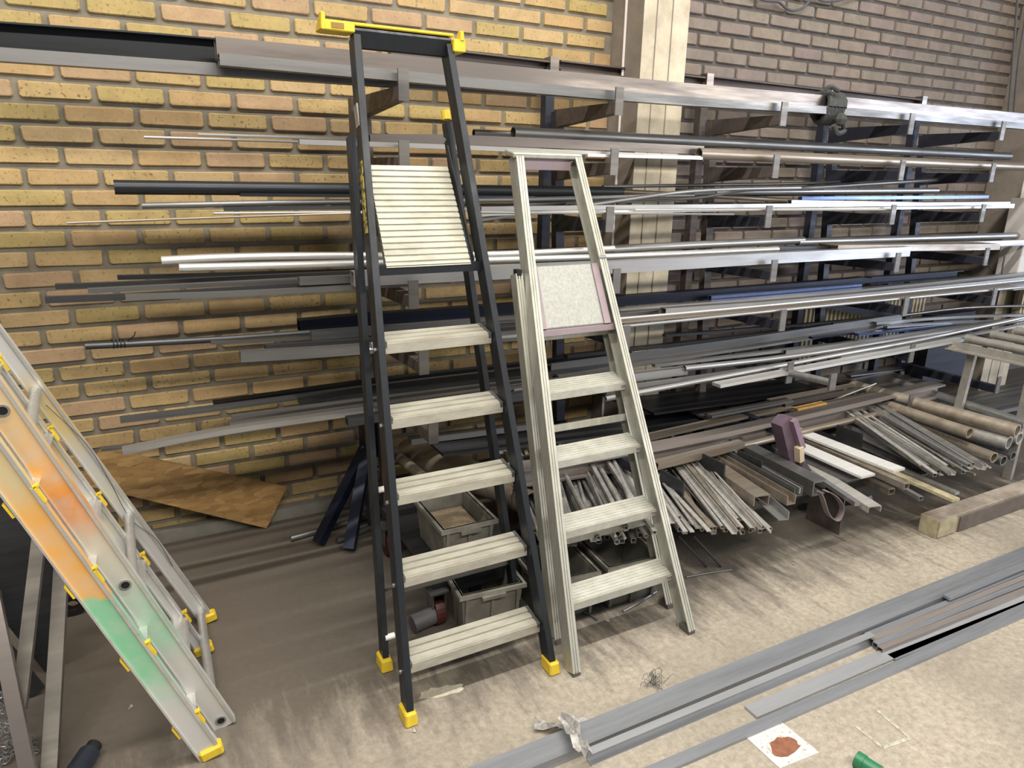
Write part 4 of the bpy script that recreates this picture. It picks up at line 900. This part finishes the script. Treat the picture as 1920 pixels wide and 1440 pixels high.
m = MB(); A, B = atz(1608, 1424, .022), atz(1650, 1450, .022); m.tube([A, B], .022, 16, .016); m.tube([A-(B-A).normalized()*.004, A+(B-A).normalized()*.02], .025, 16); tag(m.build('green_cylinder', M_green, smooth=True), 'green metal tube entering at the bottom edge', 'tube')
m = MB(); vs = []
c_ = atz(828, 1297, 0)
for i in range(20):
    a = i*math.pi/10; vs.append(c_+V((.085*math.cos(a)*rr.uniform(.75, 1.1), .028*math.sin(a)*rr.uniform(.7, 1.15)+.12*math.cos(a)*-.1, .0012)))
m.add(vs+[v_-V((0, 0, .0012)) for v_ in vs], [tuple(range(20))]+[(i, (i+1) % 20, 20+(i+1) % 20, 20+i) for i in range(20)]); tag(m.build('plaster_patch', plain('pale_patch', (.60, .56, .44), .95, 0, .35, 40)), 'pale worn patch on the floor by the black ladder\'s front feet', 'patch')
for k, (x, y, s_) in enumerate(((775, 1372, .012), (1490, 1060, .012), (245, 1328, .012), (1138, 1165, .01))):
    m = MB(); c_ = atz(x, y, 0); m.add([c_+V((rr.uniform(-s_, s_), rr.uniform(-s_, s_), rr.uniform(0, s_*.8))) for _ in range(6)], [(0, 1, 2), (1, 3, 2), (2, 3, 4), (3, 5, 4), (0, 2, 4), (0, 5, 1)])
    tag(m.build('paper_scrap', M_paper), ('crumbled pale scrap in front of the black ladder\'s left foot', 'tiny white paper square on the floor right of the aluminium ladder', 'pale crumb on the dark floor right of the sprayed ladder', 'small bent scrap behind the aluminium ladder')[k], 'scrap')
for lab, pts in (('thin bent rod on the floor behind the aluminium ladder', ((1168, 1146), (1200, 1128), (1232, 1108))), ('thin rod lying right of the aluminium ladder', ((1286, 1082), (1330, 1074), (1372, 1068))), ('curved metal strip on the floor between the ladders', ((1085, 1143), (1105, 1152), (1120, 1162)))):
    m = MB(); m.tube(curve([atz(x, y, .006) for x, y in pts]), .005, 6); tag(m.build('steel_rod', MT['mid']), lab, 'rod')

# ================================================================== LEFT BOTTOM FRAME, SHEETS, CHAIN, CAN
fr = thing('steel_trestle', (-.42, -1.3, 0), 'bare steel square-tube trestle at the lower left edge', 'trestle')
for a, ya, b_, yb, wd, mt in (((92, 1470), -1.42, (116, 1060), -.95, .040, 'trestle'), ((36, 1330), -1.30, (75, 1000), -.98, .036, 'trestle'), ((60, 1480), -1.48, (-15, 1110), -1.20, .036, 'brown')):
    A, B = aty(a[0], a[1], ya), aty(b_[0], b_[1], yb); A.z = max(A.z, 0.0)
    m = MB(); m.sweep([A, B], *profile('box', wd, wd), upv=(1, 0, 0)); m.build('leg', MT[mt], fr)
for k, (q, Y0, mt) in enumerate((([(-60, 900), (60, 960), (125, 1060), (122, 1180), (88, 1275), (-60, 1080)], -.86, 'dark'), ([(-60, 1110), (84, 1290), (82, 1400), (30, 1460), (-60, 1460)], -.98, 'dark'))):
    m = MB(); f_ = [aty(x, y, Y0) for x, y in q]
    for p in f_: p.z = max(p.z, .002)
    n = len(f_); bk = [p+V((0, .012, 0)) for p in f_]
    m.add(f_+bk, [tuple(range(n)), tuple(range(n, 2*n))[::-1]]+[(i, (i+1) % n, n+(i+1) % n, n+i) for i in range(n)])
    tag(m.build('steel_sheet', MT[mt]), ('upper dark steel sheet behind the trestle at the lower left', 'lower dark steel sheet behind the trestle at the lower left')[k], 'sheet')
ch = MB()
for k in range(110):
    x, y = rr.uniform(-20, 72), rr.uniform(1290, 1450)
    if x > 10+(y-1290)*.5: continue
    c_ = aty(x, y, -1.25+rr.uniform(-.03, .03)); c_.z = max(c_.z, .01); a = rr.uniform(0, 3.14); e = V((math.cos(a), .2, math.sin(a))).normalized(); g = e.cross(V((0, 1, 0))).normalized()
    ch.tube([c_+e*.012*math.cos(t)+g*.007*math.sin(t) for t in [i*math.pi/4 for i in range(9)]], .0022, 5, None, (0, 1, 0))
tag(ch.build('chain', MT['light']), 'hanging bundle of galvanised chain at the lower left corner', 'chain', None, 'stuff')
can = thing('spray_can', atz(150, 1440, 0), 'dark aerosol can with black cap lying on the floor at the lower left', 'can')
A, B = atz(128, 1470, .03), atz(170, 1408, .03); d = (B-A).normalized()
m = MB(); m.tube([A, B-d*.02, B-d*.008], .030, 18); m.build('body', metal('dark_can', (.05, .06, .09), .4, .3, .5, 14, (.03, .035, .05), (1, 1, 1)), can, smooth=True)
m = MB(); m.tube([B-d*.008, B+d*.022], .022, 16); m.build('cap', M_black, can, smooth=True)
m = MB(); c_ = atz(140, 1150, 0)
m.tube([c_+V((.0, -.02, .045)), c_+V((0, .02, .045))], .045, 20, .022, (0, 0, 1)); m.box(c_+V((0, 0, .10)), (.05, .05, .04)); m.tube([c_+V((-.03, 0, .06)), c_+V((.0, 0, .11)), c_+V((.035, 0, .08))], .010, 8)
tag(m.build('loose_castor', M_black, smooth=True), 'loose black castor wheel on the floor behind the sprayed ladder', 'castor')

# ================================================================== RIGHT BACKGROUND
M_std = metal('dusty_galvanised', (.42, .40, .36), .35, .5, .3)
rs = thing('roller_stand', (4.75, -1.2, 0), 'galvanised roller stand with tubular rollers at the right edge', 'roller stand')
k0 = atz(1817, 655, .72); X1 = k0.x
m = MB(); m.sweep([(X1, -.95, .72), (X1, -1.75, .72)], P_l(.07, .045, .006), None); m.build('end_frame', M_std, rs)
m = MB(); m.bar((X1, -.97, .70), (X1+1.4, -.97, .70), .03, .03); m.build('side_frame', M_std, rs)
for k in range(4):
    m = MB(); X = X1+.13+k*.28; m.tube([(X, -.98, .755), (X, -1.72, .755)], .026, 14); m.build('roller', M_std, rs, smooth=True)
for Y, dx in ((-1.08, -.06), (-1.42, .0)):
    m = MB(); m.sweep([(X1+.05+dx, Y, 0), (X1+.05, Y, .70)], P_u(.045, .03, .005), None, (1, 0, 0)); m.build('leg', M_std, rs)
def radiator(xa, xb, z0, z1, Y, label, mat=M_rad):
    o = thing('radiator', ((xa+xb)/2, Y, z0), label, 'radiator')
    m = MB(); m.box(((xa+xb)/2, Y, (z0+z1)/2), (xb-xa, .03, z1-z0)); m.build('body', M_pillar2, o)
    n = int((xb-xa)/.045)
    for i in range(n):
        m = MB(); X = xa+(i+.5)*(xb-xa)/n; m.box((X, Y-.025, (z0+z1)/2), (.022, .03, z1-z0-.02)); m.build('fin', mat, o)
    return o
radiator(4.15, 5.55, .42, .93, -.05, 'cream ribbed radiator on the wall behind the right part of the rack')
radiator(6.35, 6.75, .45, 1.0, -.34, 'yellowish ribbed radiator at the right pillar')
cb = thing('switch_cabinet', (6.0, -.45, 1.0), 'pale electrical cabinet with cables at the right edge', 'cabinet')
m = MB(); q = aty(1898, 372, -.42); q2 = aty(1868, 545, -.42); xa = q2.x+.12
m.box((xa+.25, -.40, (q.z+q2.z)/2), (.5, .16, q.z-q2.z)); m.build('body', M_cab, cb, bevel=.006)
for k in range(3):
    m = MB(); m.tube([(xa+.12, -.48, q2.z+.12+.06*k), (xa+.12, -.50, q2.z+.12+.06*k)], .018, 12); m.build('socket', M_cable, cb)
m = MB(); m.tube(curve([V((xa+.05, -.42, q.z)), V((xa+.02, -.42, q.z+.04)), V((xa+.10, -.42, q.z+.06)), V((xa+.3, -.42, q.z+.06))]), .010, 8); m.build('bracket', M_cab, cb)
def cable(pts, label, r=.006, mat=M_cable):
    m = MB(); m.tube(curve([V(p) for p in pts]), r, 7, None, (0, 1, 0)); tag(m.build('cable', mat, smooth=True), label, 'cable')
cable([aty(x, y, -.04) for x, y in ((1400, -25), (1425, -2), (1450, 2), (1462, 5), (1475, 16), (1490, 20), (1508, 12), (1525, -8))], 'dark cable loop hanging at the top of the dark grey brick wall', .008)
cable([aty(x, y, -.04) for x, y in ((1515, -15), (1540, 1), (1570, 2), (1600, -8), (1650, -20))], 'second dark cable hanging in a shallow arc at the top of the dark grey brick wall', .007)
cable([aty(x, y, -.28) for x, y in ((1909, -20), (1903, 60), (1896, 150), (1890, 218))], 'left of two cables running down the right pillar', .008)
cable([aty(x, y, -.28) for x, y in ((1925, 20), (1912, 100), (1905, 160), (1900, 225))], 'right of two cables running down the right pillar', .008)
cable([aty(x, y, -.30) for x, y in ((1846, 482), (1852, 498), (1865, 507), (1880, 503), (1895, 485))], 'cable drooping in a bow left of the pale cabinet', .006)
cable([aty(x, y, -.50) for x, y in ((1884, 480), (1880, 500), (1878, 520))], 'short cable hanging below the pale cabinet', .006)
for X, lab in ((5.45, 'dark box panel standing behind the roller stand'),):
    m = MB(); m.box((X+.25, -.20, .42), (.55, .10, .55)); tag(m.build('dark_panel', MT['rack']), lab, 'panel')
m = MB()
for k in range(5): m.bar((4.9, -.45-.09*k, .05+.012*k), (6.9, -.50-.09*k, .05+.012*k), .05, .03)
tag(m.build('bar_stack', MT['mid']), 'stack of grey bars lying on the floor behind the roller stand', 'bars', None, 'stuff')
